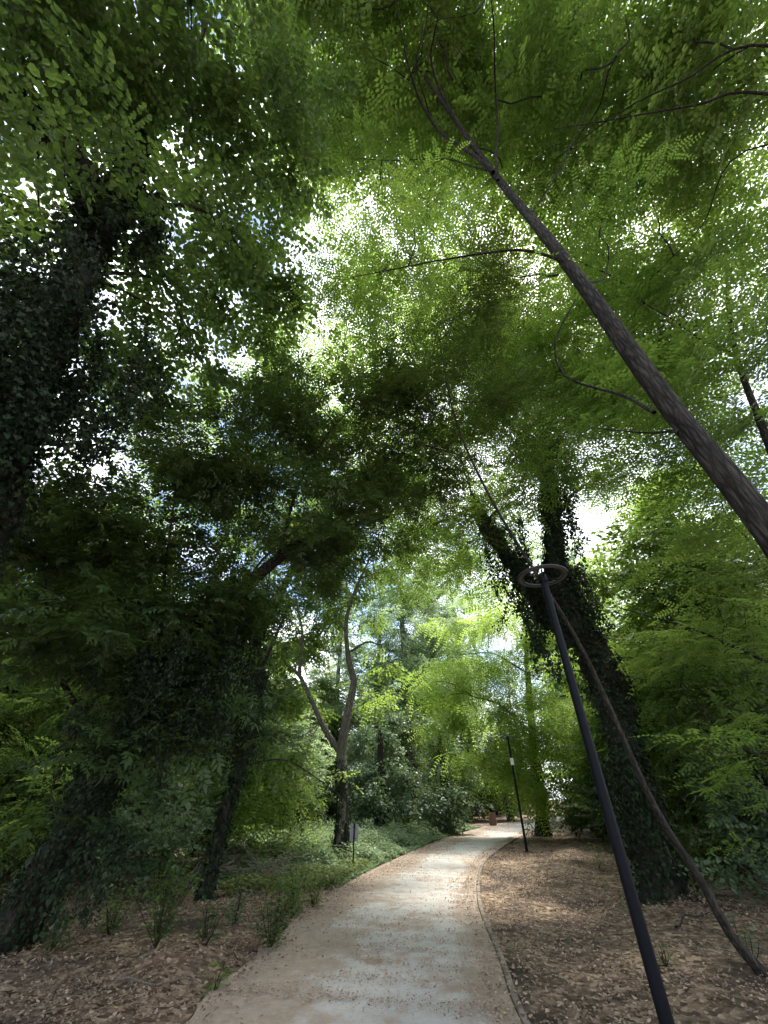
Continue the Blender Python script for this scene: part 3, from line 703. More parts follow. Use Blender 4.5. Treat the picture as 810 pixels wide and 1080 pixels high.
# --- forked tree on the left verge
t8 = [A([-1.28, 15.45, 0]), PY(361, 850, 15.45), PY(360, 795, 15.45), PY(368, 745, 15.45), PY(373, 718, 15.5), PY(367, 690, 15.6), PY(366, 650, 15.8), PY(380, 610, 16), PY(400, 570, 16.4)]
tree('forked_tree', 'forked grey trunk tree on the left verge beside the small post sign', (-1.28, 15.45), t8, [.21, .185, .17, .135, .12, .10, .08, .055, .025],
     limbs=[([PY(360, 795, 15.45), PY(343, 768, 15.3), PY(328, 742, 15.2), PY(316, 712, 15.2), PY(300, 700, 15.2)], .115, .05),
            ([PY(316, 712, 15.2), PY(318, 670, 15.1), PY(312, 630, 15.1)], .08, .03),
            ([PY(368, 688, 15.6), PY(385, 678, 15.6), PY(402, 680, 15.6)], .05, .025),
            ([PY(367, 672, 15.7), PY(358, 650, 15.6), PY(362, 640, 15.5), PY(372, 640, 15.5)], .035, .02),
            ([PY(378, 610, 16), PY(410, 602, 16), PY(445, 598, 16)], .05, .015),
            ([PY(373, 735, 15.5), PY(376, 720, 15.4), PY(382, 700, 15.3)], .03, .012)],
     ivy=[(0, .03, .22, [.14, .05], 420, .1)],
     lobes=[(335, 640, 42, 19, .85), (300, 680, 40, 18.5, .85), (290, 620, 40, 19, .8), (395, 560, 36, 21, .7), (350, 580, 40, 20.5, .8), (300, 790, 34, 15.5, .9), (275, 810, 36, 14.5, .9), (308, 835, 22, 15, .9), (322, 745, 24, 17, .6),
            (385, 645, 20, 19, .5), (410, 690, 20, 18.5, .4), (395, 740, 18, 17, .4), (300, 735, 26, 17, .6), (364, 822, 9, 15, .3), (345, 545, 40, 21, .8), (400, 510, 36, 21, .8), (275, 570, 42, 20, .9), (255, 640, 42, 19, .9), (230, 700, 40, 18.5, .8), (330, 600, 30, 19, .9), (370, 610, 26, 19.5, .8), (350, 670, 18, 18.5, .5), (405, 590, 24, 20, .7), (420, 560, 26, 21, .7), (385, 720, 16, 18, .6), (335, 690, 16, 17.5, .5)],
     mat=M_MID, leaf='broad', bark=M_BARKP, scale=1.2, flat=.8, dirz=-.5)

# --- small dark leaning tree left of the path
t9 = [A([-3.32, 9.95, 0]), PY(222, 920, 9.9), PY(240, 850, 9.9), PY(262, 775, 9.9), PY(275, 710, 9.9), PY(300, 650, 10)]
tree('small_tree', 'small dark leaning trunk growing from the litter in front of the brush pile', (-3.32, 9.95), t9, [.13, .11, .10, .085, .06, .03],
     limbs=[([PY(252, 810, 9.9), PR(300, 800, 11), PR(345, 830, 11.5), PR(372, 850, 12)], .02, .006)],
     ivy=[(0, 0, .75, [.04, .07, .14, .2], 1300, .085)],
     lobes=[(255, 760, 34, 11, 1.1), (275, 715, 34, 11, 1.0), (235, 790, 26, 10.5, .9), (300, 690, 24, 11.5, .8)],
     mat=M_DARK, leaf='broad', bark=M_BARKD, scale=1.3)

# --- bright robinia over the bend of the path
t11 = [A([8.3, 26, 0]), PY(571, 850, 26), PY(566, 810, 26), PY(560, 760, 26), PY(556, 700, 26.4), PY(552, 650, 27)]
tree('robinia_tree', 'bright yellow green feathery robinia with an ivied foot at the bend of the path', (8.3, 26), t11, [.33, .28, .26, .22, .16, .06],
     limbs=[([PY(562, 775, 26), PY(530, 745, 25.6), PY(500, 735, 25)], .1, .03), ([PY(560, 750, 26), PY(590, 735, 26), PY(615, 730, 26)], .1, .03), ([PY(557, 710, 26), PY(520, 690, 25.5), PY(485, 690, 24.5)], .07, .02)],
     ivy=[(0, 0, .3, [.25, .12], 700, .13)],
     lobes=[(520, 740, 36, 25.5, 1.0), (560, 710, 38, 26.5, 1.0), (595, 760, 36, 26, 1.0), (470, 725, 30, 24.5, 1.0), (540, 660, 40, 28, 1.0), (610, 800, 30, 26, .9), (505, 790, 26, 25, 1.0), (450, 755, 26, 24.5, .85), (580, 660, 34, 28, .9),
            (500, 690, 34, 26.5, .9), (545, 785, 30, 25, .9), (575, 810, 28, 25.5, .8), (432, 735, 18, 24, .7), (490, 660, 26, 27.5, .8), (565, 790, 26, 23.8, .9), (585, 825, 20, 24, .7), (540, 815, 18, 23.8, .6), (556, 745, 26, 24, .8), (620, 770, 24, 25, .8), (515, 622, 24, 27.5, .7), (545, 610, 22, 28, .6)],
     mat=M_YEL, leaf='weep', scale=2.1, flat=.65)

# --- right-hand trees behind the leaning trunk
tree('robinia_tree', 'light green leafy robinia filling the middle of the right side behind the ivy trunk', (14.5, 15.5), [A([14.5, 15.5, 0]), A([14.2, 15.4, 4]), A([13.4, 15.2, 8]), A([13.0, 15, 11])], [.26, .22, .15, .05],
     limbs=[([A([14.1, 15.4, 4.5]), PR(710, 640, 18.5), PR(660, 615, 19)], .08, .02)],
     lobes=[(690, 600, 42, 19.5, 1.0), (735, 560, 48, 18.5, 1.0), (640, 640, 30, 20, .9), (675, 690, 42, 19, 1.0), (725, 640, 48, 18, 1.0), (640, 700, 28, 20, .9), (715, 520, 34, 19.5, .8), (690, 545, 24, 20, .8), (655, 600, 26, 20.5, .8)],
     mat=M_YEL, leaf='robinia', scale=1.9)
tree('leafy_tree', 'dense mid green tree spreading low over the right edge of the wood', (10.4, 8.8), [A([10.4, 8.8, 0]), A([10.2, 8.7, 3]), A([9.8, 8.6, 6])], [.2, .17, .06],
     limbs=[([A([10.2, 8.7, 3]), PR(790, 690, 11.5), PR(720, 660, 12), PR(650, 640, 12.5)], .05, .012), ([A([10.2, 8.7, 2.5]), PR(790, 790, 11.5), PR(745, 750, 12), PR(700, 715, 12.5)], .04, .012)],
     lobes=[(785, 600, 52, 12, 1.0), (790, 690, 52, 11.5, 1.1), (730, 690, 46, 12.5, 1.0), (800, 530, 46, 12, 1.0), (760, 480, 40, 12.5, .8), (740, 750, 42, 12.5, 1.0), (800, 770, 42, 11.3, 1.0), (690, 670, 26, 13, .4)],
     mat=M_MID, leaf='robinia', scale=1.5)

# ------------------------------------------------------------------ shrubs
def shrub(name, label, px, d, lobes, mat, leaf, scale, group=None, cat='shrub', flat=.9, dirz=.1, two=False, base=None):
    g = base if base is not None else PR(px, 841, d)
    root_xy = (g[0], g[1]); z = H(*root_xy)
    st = []
    for k in range(4):
        a = rng.uniform(0, 6.28); hh = rng.uniform(.8, 1.6)
        st.append(([A([g[0] + .08 * math.cos(a), g[1] + .08 * math.sin(a), z - .05]), A([g[0] + .3 * math.cos(a), g[1] + .3 * math.sin(a), z + hh * .6]), A([g[0] + .6 * math.cos(a), g[1] + .6 * math.sin(a), z + hh])], .025, .008))
    return tree(name, label, root_xy, None, None, st, lobes, leaf, mat, M_TWIG, scale, None, group, cat, two, 0, .45, flat, True, False, dirz, None, 'foliage', limb_name='stem')

shrub('shrub', 'pale green bush at the left edge behind the ivy covered trunk', 30, 13, [(25, 780, 42, 12.5, 1.1), (60, 740, 38, 13, 1.0), (15, 840, 45, 11.5, 1.1), (60, 830, 40, 12, 1.0)], M_MID, 'robinia', 1.4)
shrub('shrub', 'grey green shrub under the hanging ivy left of the small dark tree', 165, 13, [(165, 870, 36, 12.5, 1.1), (140, 900, 34, 11.5, 1.0), (190, 840, 36, 13.5, 1.0), (120, 840, 34, 13, 1.0), (175, 920, 26, 11.5, .8)], M_GREY, 'broad', .95)
shrub('shrub', 'mid green shrub with drooping leaves between the small dark tree and brush pile', 240, 16, [(240, 880, 30, 16, 1.0), (265, 850, 32, 16.5, 1.0), (205, 880, 26, 15.5, 1.0), (235, 830, 30, 17, 1.0)], M_MID, 'broad', 1.05)
shrub('shrub', 'bright weeping yellow green shrub hanging beside the forked trunk', 305, 17, [(295, 850, 26, 14.8, 1.0), (300, 872, 18, 14.8, .9), (275, 820, 28, 16, .9)], M_YEL, 'weep', 1.6)
shrub('shrub', 'sunlit pale bush far back on the left between dark ivy and the forked trunk', 300, 26, [(300, 760, 28, 27, 1.0), (285, 790, 28, 26, 1.0), (320, 775, 24, 27, .9), (300, 830, 30, 25, 1.0), (330, 810, 24, 25, 1.0)], M_PALE, 'broad', 1.0)
shrub('shrub', 'light green bush on the right between the ivy trunk and dark wood', 715, 17, [(715, 835, 34, 17, 1.1), (695, 800, 26, 17.5, 1.0), (740, 860, 30, 16, 1.0), (720, 880, 26, 15.5, .9)], M_MID, 'robinia', 1.6)
shrub('shrub', 'dark grey green bush on the right edge behind the fallen stems', 780, 14, [(780, 820, 42, 14, 1.2), (800, 860, 38, 13, 1.1), (750, 800, 36, 15, 1.1), (770, 890, 30, 12.5, .9), (800, 740, 40, 14, 1.1), (765, 755, 34, 15, 1.1)], M_GREY, 'broad', 1.0)
shrub('shrub', 'pinnate green sprig bush poking in at the right edge above the fallen stems', 800, 9, [(800, 800, 24, 9, .8), (790, 830, 20, 9.2, .6), (812, 860, 24, 8.6, .8)], M_ROB, 'robinia', 1.3)
shrub('shrub', 'low dark thicket behind the leaf litter between far trunk and ivy trunk', 625, 24, [(625, 850, 24, 24, 1.1), (645, 830, 26, 23, 1.1), (605, 845, 20, 25, .9), (660, 860, 24, 21, 1.0), (640, 870, 18, 21, .8)], M_DARK, 'broad', 1.4)
shrub('shrub', 'mid green thicket filling the gap right of the lamp post pole', 660, 22, [(650, 790, 34, 23, 1.0), (680, 760, 34, 23, 1.0), (640, 750, 30, 24, 1.0), (665, 720, 30, 24, 1.0)], M_BROAD, 'robinia', 2.0)
shrub('yellow_shrub', 'small yellow green bush at the foot of the grey ivied trees', 425, 26, [(424, 866, 8, 26.5, 1.2), (430, 860, 7, 26.5, 1.2), (418, 862, 6, 26.5, 1.0)], M_YEL, 'broad', 1.3)

# ivy-smothered trunks beyond the ground cover
def column(label, px, d, lobes, mat=M_GREY, name='ivied_tree'):
    g = PR(px, 841, d); top = lobes[0]
    tr = [A([g[0], g[1], 0]), A([g[0] + .1, g[1], 2.5]), A([g[0], g[1] + .1, 5])]
    return tree(name, label, (g[0], g[1]), tr, [.3, .25, .1], (), lobes, 'ivytuft', mat, M_BARKD, 1.5, None, None, 'tree', False, .4, .4, 1.1, False, False, -.7)
column('rounded grey green ivied tree right behind the forked trunk', 400, 26, [(398, 800, 24, 27, 1.2), (405, 770, 18, 28, 1.2), (385, 830, 22, 26, 1.2), (412, 830, 22, 26, 1.2), (398, 855, 22, 25, 1.0), (378, 780, 16, 28, 1.0)])
column('grey green ivied tree with trailing leaves close to the path bend', 468, 28, [(466, 800, 20, 29, 1.2), (475, 825, 20, 28, 1.2), (458, 845, 18, 27, 1.2), (470, 850, 15, 27.5, 1.1), (462, 775, 16, 30, 1.0)])
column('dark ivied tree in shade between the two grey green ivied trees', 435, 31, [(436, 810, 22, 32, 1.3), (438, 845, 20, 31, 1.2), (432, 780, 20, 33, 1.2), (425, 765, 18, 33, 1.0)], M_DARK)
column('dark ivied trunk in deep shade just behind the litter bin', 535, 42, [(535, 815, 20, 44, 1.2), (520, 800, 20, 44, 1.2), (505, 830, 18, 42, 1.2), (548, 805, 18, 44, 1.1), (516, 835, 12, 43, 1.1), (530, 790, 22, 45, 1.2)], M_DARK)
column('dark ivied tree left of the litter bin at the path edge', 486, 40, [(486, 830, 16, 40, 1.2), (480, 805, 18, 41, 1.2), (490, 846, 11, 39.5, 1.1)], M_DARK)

# ------------------------------------------------------------------ far woodland: prototypes and copies
def proto(name, label, hgt, spread, mat, leaf, scale, n, lai, bark, group):
    tr = [A([0, 0, 0]), A([.2, .1, hgt * .3]), A([-.1, .2, hgt * .6]), A([.1, 0, hgt * .92])]
    lobes = []
    for k in range(n):
        t = (k + .5) / n; z = hgt * (.1 + .9 * t); w = spread * (math.sin(math.pi * min(t * .85 + .18, 1)) ** .7)
        a = k * 2.4; off = w * .5
        lobes.append(((off * math.cos(a), off * math.sin(a), z), (w * .62, w * .62, hgt / n * 1.1), lai))
    return tree(name, label, (0, 0), tr, [.3, .26, .18, .04], (), lobes, leaf, mat, bark, scale, None, group, 'tree', False, .4, .35, .7, True, False, -.15, 0.0, pixel=False)
def copy_tree(root, x, y, rz, sc, label=None):
    c = root.copy(); COL.objects.link(c); c.location = (x, y, H(x, y)); c.rotation_euler = (0, 0, rz); c.scale = (sc, sc, sc)
    if label: c['label'] = label
    for ch in list(root.children):
        d = ch.copy(); COL.objects.link(d); d.parent = c
    return c
pA = proto('woodland_tree', 'broad green tree in the crowded wood beyond the path', 13, 5.5, M_BROAD, 'broad', 2.0, 12, .85, M_BARKD, 'green trees of the wood behind')
pB = proto('poplar_tree', 'tall pale airy tree showing through the gaps high behind the wood', 22, 4.2, M_PALE, 'broad', 1.9, 16, .55, M_BARKP, 'pale tall trees far behind')
pC = proto('understorey_bush', 'low dark bush of the thicket under the far trees', 4.2, 3.6, M_DARK, 'broad', 1.8, 7, .9, M_BARKD, 'dark bushes under the far trees')
pC['category'] = 'bush'
def at_px(px, d): g = PR(px, 841, d); return g[0], g[1]
def place(pr, spots):
    for i, (px, d, rz, s) in enumerate(spots):
        x, y = at_px(px, d)
        if i == 0:
            pr.location = (x, y, H(x, y)); pr.rotation_euler = (0, 0, rz); pr.scale = (s, s, s)
        else: copy_tree(pr, x, y, rz, s)
place(pA, [(60, 24, 0, 1), (200, 27, 2, 1.05), (-60, 17, 1, .95), (330, 44, 3, 1), (120, 38, 4, 1.2), (250, 40, .7, 1.1), (460, 48, 5, .95), (400, 52, 1.5, .9), (650, 42, 2.5, .95), (700, 33, .3, .9), (790, 28, 4.4, 1.0), (760, 44, 3.4, 1.1), (860, 18, 5.2, 1.0), (540, 66, 1.1, 1.0), (640, 60, 3.9, 1.0), (900, 30, 2.2, 1.1), (20, 40, 2.9, 1.1)])
place(pB, [(428, 58, 0, 1), (470, 70, 2, 1.1), (655, 62, 4, 1.05), (690, 70, 1, 1.1), (615, 80, 3, 1.0), (340, 64, 5, .9), (510, 85, 2.6, 1.1), (445, 75, 1.3, 1.2), (405, 66, 3.7, 1.05), (490, 62, 5.1, .95), (432, 42, .4, 1.35), (470, 46, 1.4, 1.4), (400, 44, 2.4, 1.2), (500, 52, 3.4, 1.4), (655, 44, 4.4, 1.3), (690, 48, 5.4, 1.35), (632, 52, .9, 1.2), (350, 46, 1.9, 1.1)])
place(pC, [(90, 20, 0, 1), (180, 24, 1, 1), (240, 30, 2, 1.1), (300, 36, 3, 1), (360, 40, 4, 1), (430, 40, 5, 1), (660, 30, .5, 1), (710, 24, 1.5, 1), (770, 20, 2.5, 1), (640, 45, 3.5, 1.1), (20, 16, 4.5, .9), (690, 45, 5.5, 1.1), (480, 60, .9, 1), (545, 75, 1.9, 1.2), (800, 30, 2.9, 1.2), (840, 16, 3.9, .9), (520, 56, 4.9, .9), (-40, 22, 5.9, 1.1)])

# ------------------------------------------------------------------ ground cover, seedlings, sticks
def ground_cover():
    n = 26000
    t = rng.uniform(0, 1, n); Yv = 11.8 + 21 * rng.uniform(0, 1, n) ** 1.25
    xl = np.interp(Yv, EL[:, 1][:200], EL[:, 0][:200])
    X = xl - .1 - rng.uniform(0, 1, n) ** 1.3 * np.interp(Yv, [12, 16, 22, 33], [3.4, 5.5, 8.5, 8])
    d = path_dist(X, Yv); k = d > .12; X, Yv, d = X[k], Yv[k], d[k]
    z = h(X, Yv)
    hgt = np.clip(.08 + .3 * smooth(.1, 1.4, d) + .2 * np.sin(X * 2.3) * np.sin(Yv * 1.9) + .13 * np.sin(X * 5.1 + 1) * np.sin(Yv * 4.3), .04, .8) * rng.uniform(.4, 1.2, len(X)) * smooth(11.5, 14.5, Yv) 
    pos = np.stack([X, Yv, z + .02], 1)
    mb = MB()
    m = len(X)
    for rep in range(7):
        a = rng.uniform(0, 6.28, m); f = rng.uniform(.25, 1, m)
        p = pos + np.stack([np.cos(a) * .07, np.sin(a) * .07, hgt * f], 1)
        dd = np.stack([np.cos(a), np.sin(a), rng.uniform(-.5, .5, m)], 1)
        nr = np.stack([rng.normal(0, .4, m), rng.normal(0, .4, m), np.ones(m)], 1)
        l = rng.uniform(.05, .1, m) * np.interp(Yv, [12, 30], [1, 1.5])
        V, q, per = leaf_geo(p, dd, nr, l, l * .6, False)
        mb.add(V, q, 0, np.clip(rng.uniform(0, 1, m) * .7 + .3 * f, 0, 1))
    tag(mb.build('ground_cover', M_GCOV), 'soft grey green nettle like ground cover along the left verge', 'ground cover', kind='stuff')
    mb = MB(); n = 1900
    Yv = rng.uniform(10.9, 14.6, n); xl = np.interp(Yv, EL[:, 1][:200], EL[:, 0][:200]); X = xl - .15 - rng.uniform(0, 1, n) ** 1.2 * np.interp(Yv, [10.5, 14.5], [2.4, 1.2])
    keep = (np.sin(X * 2.1 + 1) * np.sin(Yv * 2.4) > -.45); X, Yv = X[keep], Yv[keep]; m = len(X); z = h(X, Yv)
    for rep in range(5):
        a = rng.uniform(0, 6.28, m)
        p = np.stack([X + np.cos(a) * .04, Yv + np.sin(a) * .04, z + rng.uniform(.03, .2, m)], 1)
        dd = np.stack([np.cos(a), np.sin(a), rng.uniform(-.3, .6, m)], 1); nr = np.stack([rng.normal(0, .4, m), rng.normal(0, .4, m), np.ones(m)], 1)
        l = rng.uniform(.05, .09, m); V, q, per = leaf_geo(p, dd, nr, l, l * .6, False); mb.add(V, q, 0, rng.uniform(0, 1, m))
    tag(mb.build('low_weeds', M_WEED), 'yellow green low weeds fringing the left path edge before the forked tree', 'weeds', kind='stuff')
ground_cover()

def seedling(label, px, py, hgt, n, mat, lean=(0, 0), leafsize=.07):
    g = PG(px, py); z = H(g[0], g[1]); base = A([g[0], g[1], z])
    root = empty('seedling_plant', base, label, 'seedling')
    mb = MB(); lf = MB()
    for s in range(n):
        a = rng.uniform(0, 6.28); w = rng.uniform(.05, .6) * hgt
        top = base + [w * math.cos(a) + lean[0], w * math.sin(a) + lean[1], hgt * rng.uniform(.6, 1.1)]
        P, R = tube(mb, [base + [0, 0, -.03], (base + top) / 2 + rng.normal(0, .03, 3), top], [.006, .002], 5, .06)
        m = int(26 * hgt / .5)
        i = rng.integers(len(P) // 5, len(P), m); a = rng.uniform(0, 6.28, m); sp = rng.uniform(.01, .12, m)
        pos = P[i] + np.stack([np.cos(a) * sp, np.sin(a) * sp, rng.normal(0, .02, m)], 1)
        dd = np.stack([np.cos(a), np.sin(a), rng.uniform(-.5, .5, m)], 1); nr = np.stack([rng.normal(0, .4, m), rng.normal(0, .4, m), np.ones(m)], 1)
        l = leafsize * rng.uniform(.6, 1.2, m)
        V, q, per = leaf_geo(pos, dd, nr, l, l * .5, True, 'oval', .1); lf.add(V, q, 0, np.repeat(rng.uniform(0, 1, m), per))
    mb.build('stem', M_TWIG, root, base); lf.build('foliage', mat, root, base)
seedling('leafy seedling rising from the litter beside the earth mound at lower left', 160, 1015, .85, 14, M_BROAD)
seedling('dark seedling clump at the left edge of the path', 285, 1000, .6, 16, M_BROAD)
seedling('small seedling behind the dark clump at the left path edge', 308, 968, .6, 14, M_MID)
seedling('sprawling low green seedling on top of the earth mound', 215, 1012, .35, 10, M_DARK)
seedling('upright green sapling below the hanging ivy at left', 165, 955, 1.3, 12, M_MID)
seedling('little dark green tuft in the litter right of the near lamp pole', 703, 1022, .16, 7, M_DARK, leafsize=.05)
seedling('thin weed in the litter between the ivy trunk foot and lamp pole', 668, 958, .4, 4, M_MID)
seedling('sparse weed on the litter left of the ivy trunk foot', 632, 915, .5, 5, M_MID)
seedling('fresh green weed in the litter behind the bent stem', 750, 925, .5, 6, M_MID)
seedling('green weed at the right edge near the root of the bent stem', 800, 1030, .35, 5, M_GREY)

seedling('broad low leafy plant under the hanging ivy at the far left', 115, 985, .5, 12, M_MID)
seedling('low green plant between the earth mound and small dark tree', 248, 975, .35, 10, M_GREY)
seedling('ragged weed where the left litter meets the yellow green weeds', 330, 957, .4, 10, M_WEED)
seedling('dim green plant in the litter at the lower left corner', 50, 1015, .4, 9, M_BROAD)
seedling('small sprig in the litter just left of the path in front', 225, 1045, .2, 5, M_MID)

def stick(name, label, pts, r, group=None, mat=None, sides=7):
    pts = [A(p, float) for p in pts]; mb = MB(); tube(mb, pts, r, sides, .12, .08, wob=.04)
    o = mb.build(name, mat or M_DEAD, None, pts[0]); return tag(o, label, 'branch', group)
def on(px, py, up=.05): g = PG(px, py); return A([g[0], g[1], H(g[0], g[1]) + up])
def brush():
    mb = MB()
    for k in range(120):
        c = on(rng.uniform(225, 310), rng.uniform(905, 938), 0); a = rng.uniform(0, 6.28); L = rng.uniform(.5, 1.6); el = abs(rng.normal(0, .3))
        dv = A([math.cos(a), math.sin(a), math.tan(el)]) * L / 2; p0 = c - dv * [1, 1, 0] + [0, 0, rng.uniform(.0, .3)]; p1 = c + dv + [0, 0, rng.uniform(.0, .35)]
        tube(mb, [p0, (p0 + p1) / 2 + rng.normal(0, .06, 3), p1], [rng.uniform(.008, .022), .004], 5, .2, .0, 0, .5)
    tag(mb.build('brush_pile', M_DEAD), 'heap of pale dead sticks and twigs behind the small dark tree', 'brush pile', kind='stuff')
brush()
stick('fallen_branch', 'long pale dead branch lying across the front of the brush pile', [on(222, 922, .25), on(255, 926, .22), on(285, 930, .12)], [.04, .02])
stick('fallen_branch', 'crooked pale branch propped against the small dark tree', [on(196, 935, .05), on(206, 925, .35), on(200, 905, .5)], [.03, .012])
stick('fallen_branch', 'short pale stick standing out left of the small dark tree foot', [on(190, 952, .03), on(198, 944, .2), on(206, 938, .35)], [.025, .01])
stick('fallen_branch', 'long thin fallen stem lying at the right edge before the dark bush', [PG(745, 885) + [0, 0, .5], PG(780, 895) + [0, 0, .35], PG(815, 905) + [0, 0, .2]], [.035, .02])
stick('fallen_branch', 'second fallen stem crossing below the first at the right edge', [PG(752, 880) + [0, 0, .15], PG(785, 893) + [0, 0, .2], PG(815, 897) + [0, 0, .3]], [.025, .015])
stick('fallen_branch', 'stick lying in the litter at the far left below the ivy trunk', [on(0, 1010, .05), on(25, 995, .06), on(40, 985, .08)], [.025, .012], mat=M_BARKD)
stick('fallen_branch', 'thin grey twig lying across the litter below the earth mound', [on(120, 1045, .03), on(160, 1048, .05), on(205, 1040, .03)], [.014, .006])
stick('fallen_branch', 'short brown stick on the litter between the near lamp pole and bent stem', [on(715, 985, .03), on(735, 975, .05), on(752, 972, .03)], [.014, .006], mat=M_BARK)
stick('dead_stem', 'thin dark straight dead stem leaning behind the bent sapling on the right', [on(735, 905, 0), PY(712, 830, 14), PY(680, 765, 14)], [.035, .02], mat=M_BARKD)
stick('dead_stem', 'thin brown stem leaning between the near lamp pole and the ivy trunk', [on(663, 905, 0), PY(645, 850, 16), PY(636, 800, 16)], [.03, .015], mat=M_BARK)

# ------------------------------------------------------------------ street furniture
def ring(mb, c, R0, prof, seg=72, mat=0):
    """revolve profile (r,z) closed"""
    a = np.linspace(0, 2 * np.pi, seg, endpoint=False); k = len(prof)
    V = np.stack([np.stack([c[0] + (R0 + p[0]) * np.cos(a), c[1] + (R0 + p[0]) * np.sin(a), np.full(seg, c[2] + p[1])], 1) for p in prof], 1)
    i = np.arange(seg)[:, None]; j = np.arange(k)[None]; i2 = (i + 1) % seg; j2 = (j + 1) % k
    q = np.stack([i * k + j, i2 * k + j, i2 * k + j2, i * k + j2], -1).reshape(-1, 4)
    mb.add(V, q, mat, .5, False)
def box(mb, c, s, rz=0., mat=0, bev=0.):
    x, y, z = [v / 2 for v in s]; b = bev
    lay = [(-z, -b), (-z + b, 0), (z - b, 0), (z, -b)] if b else [(-z, 0), (z, 0)]
    V = []
    for zz, o in lay:
        X, Y = x + o, y + o
        V += [(-X, -Y, zz), (X, -Y, zz), (X, Y, zz), (-X, Y, zz)]
    V = A(V); ca, sa = math.cos(rz), math.sin(rz); V = np.stack([V[:, 0] * ca - V[:, 1] * sa + c[0], V[:, 0] * sa + V[:, 1] * ca + c[1], V[:, 2] + c[2]], 1)
    q = [(3, 2, 1, 0)]; n = len(lay)
    for l in range(n - 1):
        for k in range(4): q.append((l * 4 + k, l * 4 + (k + 1) % 4, l * 4 + 4 + (k + 1) % 4, l * 4 + 4 + k))
    t = (n - 1) * 4; q.append((t, t + 1, t + 2, t + 3)); mb.add(V, q, mat)
M_POLE = plain_mat('dark_blue_painted_steel', (.004, .005, .0075), .55, .12, .05, .25, 14)
M_RING = plain_mat('grey_lamp_ring', (.06, .061, .064), .6, .3, .2, .06, 6)
M_DIFF = plain_mat('lamp_diffuser', (.12, .12, .12), .4, .4, 0, .05)
def lamp(label, x, y, hgt, rp=.052):
    z = H(x, y); base = A([x, y, z]); root = empty('street_lamp', base, label, 'street lamp', 'lamp posts along the path')
    mb = MB(); tube(mb, [base + [0, 0, -.05], base + [0, 0, hgt * .5], base + [0, 0, hgt - .03]], [rp * 1.12, rp, rp * .9], 24, .4); mb.build('pole', M_POLE, root, base)
    mb = MB(); ring(mb, base, rp * 1.15, [(0, 0), (.055, 0), (.06, .012), (.012, .03), (.006, .14), (0, .14)], 40); mb.build('base_collar', M_POLE, root, base)
    mb = MB(); tube(mb, [base + [0, 0, .55], base + [0, 0, .6]], [rp * 1.1, rp * 1.1], 24, .4); mb.build('service_band', M_POLE, root, base)
    top = base + [0, 0, hgt]
    mb = MB(); tube(mb, [top + [0, 0, -.09], top + [0, 0, .015]], [rp * 1.16, rp * 1.12], 24, .1); mb.build('top_collar', M_POLE, root, base)
    mb = MB(); ring(mb, top, .268, [(-.012, -.009), (.06, -.009), (.066, 0), (.06, .014), (-.012, .014), (-.018, .003)]); r_ = mb.build('lamp_ring', M_RING, root, base)
    mb = MB(); ring(mb, top, .278, [(0, -.014), (.036, -.014), (.036, -.0095), (0, -.0095)]); mb.build('diffuser', M_DIFF, r_, (0, 0, 0)); bpy.data.objects[-1] if False else None
    r_.children[0].data.transform(Matrix.Translation(-Vector([float(v) for v in base])))
    for a in (.35, .35 + 2.094, .35 + 4.189):
        mb = MB(); d = A([math.cos(a), math.sin(a), 0]); tube(mb, [top + d * rp * .8 + [0, 0, -.02], top + d * .272 + [0, 0, 0.003]], [.008, .008], 8, .1); mb.build('spoke', M_POLE, root, base)
    return root
l1 = PY(572, 608, 4.72)
lamp('dark ring headed lamp post standing in the litter at the right foreground', float(l1[0]), 4.72, float(l1[2]) - H(l1[0], 4.72), .05)
g = PG(556, 899)
l2 = lamp('distant dark ring headed lamp post at the kerb near the path bend', float(g[0]), float(g[1]), 3.65, .042)
mb = MB(); box(mb, (0, -.05, 2.78), (.13, .012, .24), 0, 0, .004); tgp = mb.build('notice_tag', plain_mat('white_tag', (.7, .7, .68), .5), l2)

# litter bin
g = PG(524, 871); bx, by = float(g[0]) - .25, float(g[1]); bz = H(bx, by)
root = empty('litter_bin', (bx, by, bz), 'brown slatted litter bin with dark hood beside the far path', 'litter bin')
M_WOOD = plain_mat('brown_wood_slats', (.16, .085, .055), .7, .3, 0, .3, 12)
mb = MB()
for k in range(14):
    a = k * 2 * math.pi / 14; box(mb, (.25 * math.cos(a), .25 * math.sin(a), .42), (.03, .095, .72), a, 0, .006)
mb.build('slatted_body', M_WOOD, root)
mb = MB(); tube(mb, [(0, 0, .03), (0, 0, .5), (0, 0, .8)], [.225, .225, .225], 24, .2); mb.build('liner', M_POLE, root)
mb = MB(); ring(mb, (0, 0, .78), .235, [(0, 0), (.045, 0), (.045, .05), (0, .05)], 32); mb.build('rim', M_POLE, root)
mb = MB(); tube(mb, [(0, 0, 1.0), (0, 0, 1.06)], [.28, .2], 24, .03); mb.build('hood', M_POLE, root)
for a in (0, math.pi):
    mb = MB(); box(mb, (.262 * math.cos(a), .262 * math.sin(a), .92), (.02, .05, .2), a); mb.build('hood_bracket', M_POLE, root)

# small sign seen from behind
g = PG(372, 919); sx, sy = float(g[0]), float(g[1]); sz = H(sx, sy)
root = empty('post_sign', (sx, sy, sz), 'small grey sign panel seen from behind on a thin dark post by the forked tree', 'sign')
mb = MB(); tube(mb, [(0, 0, -.05), (0, 0, .5), (0, 0, 1.0)], [.019] * 3, 12, .3); mb.build('post', M_POLE, root)
mb = MB(); box(mb, (0, .028, .80), (.24, .012, .38), 0, 0, .004); mb.build('panel', plain_mat('grey_metal_panel', (.15, .155, .16), .45, .5, .3, .08, 4), root)
for zz in (.68, .92):
    mb = MB(); box(mb, (0, .0205, zz), (.06, .003, .03)); mb.build('clamp', M_POLE, root)

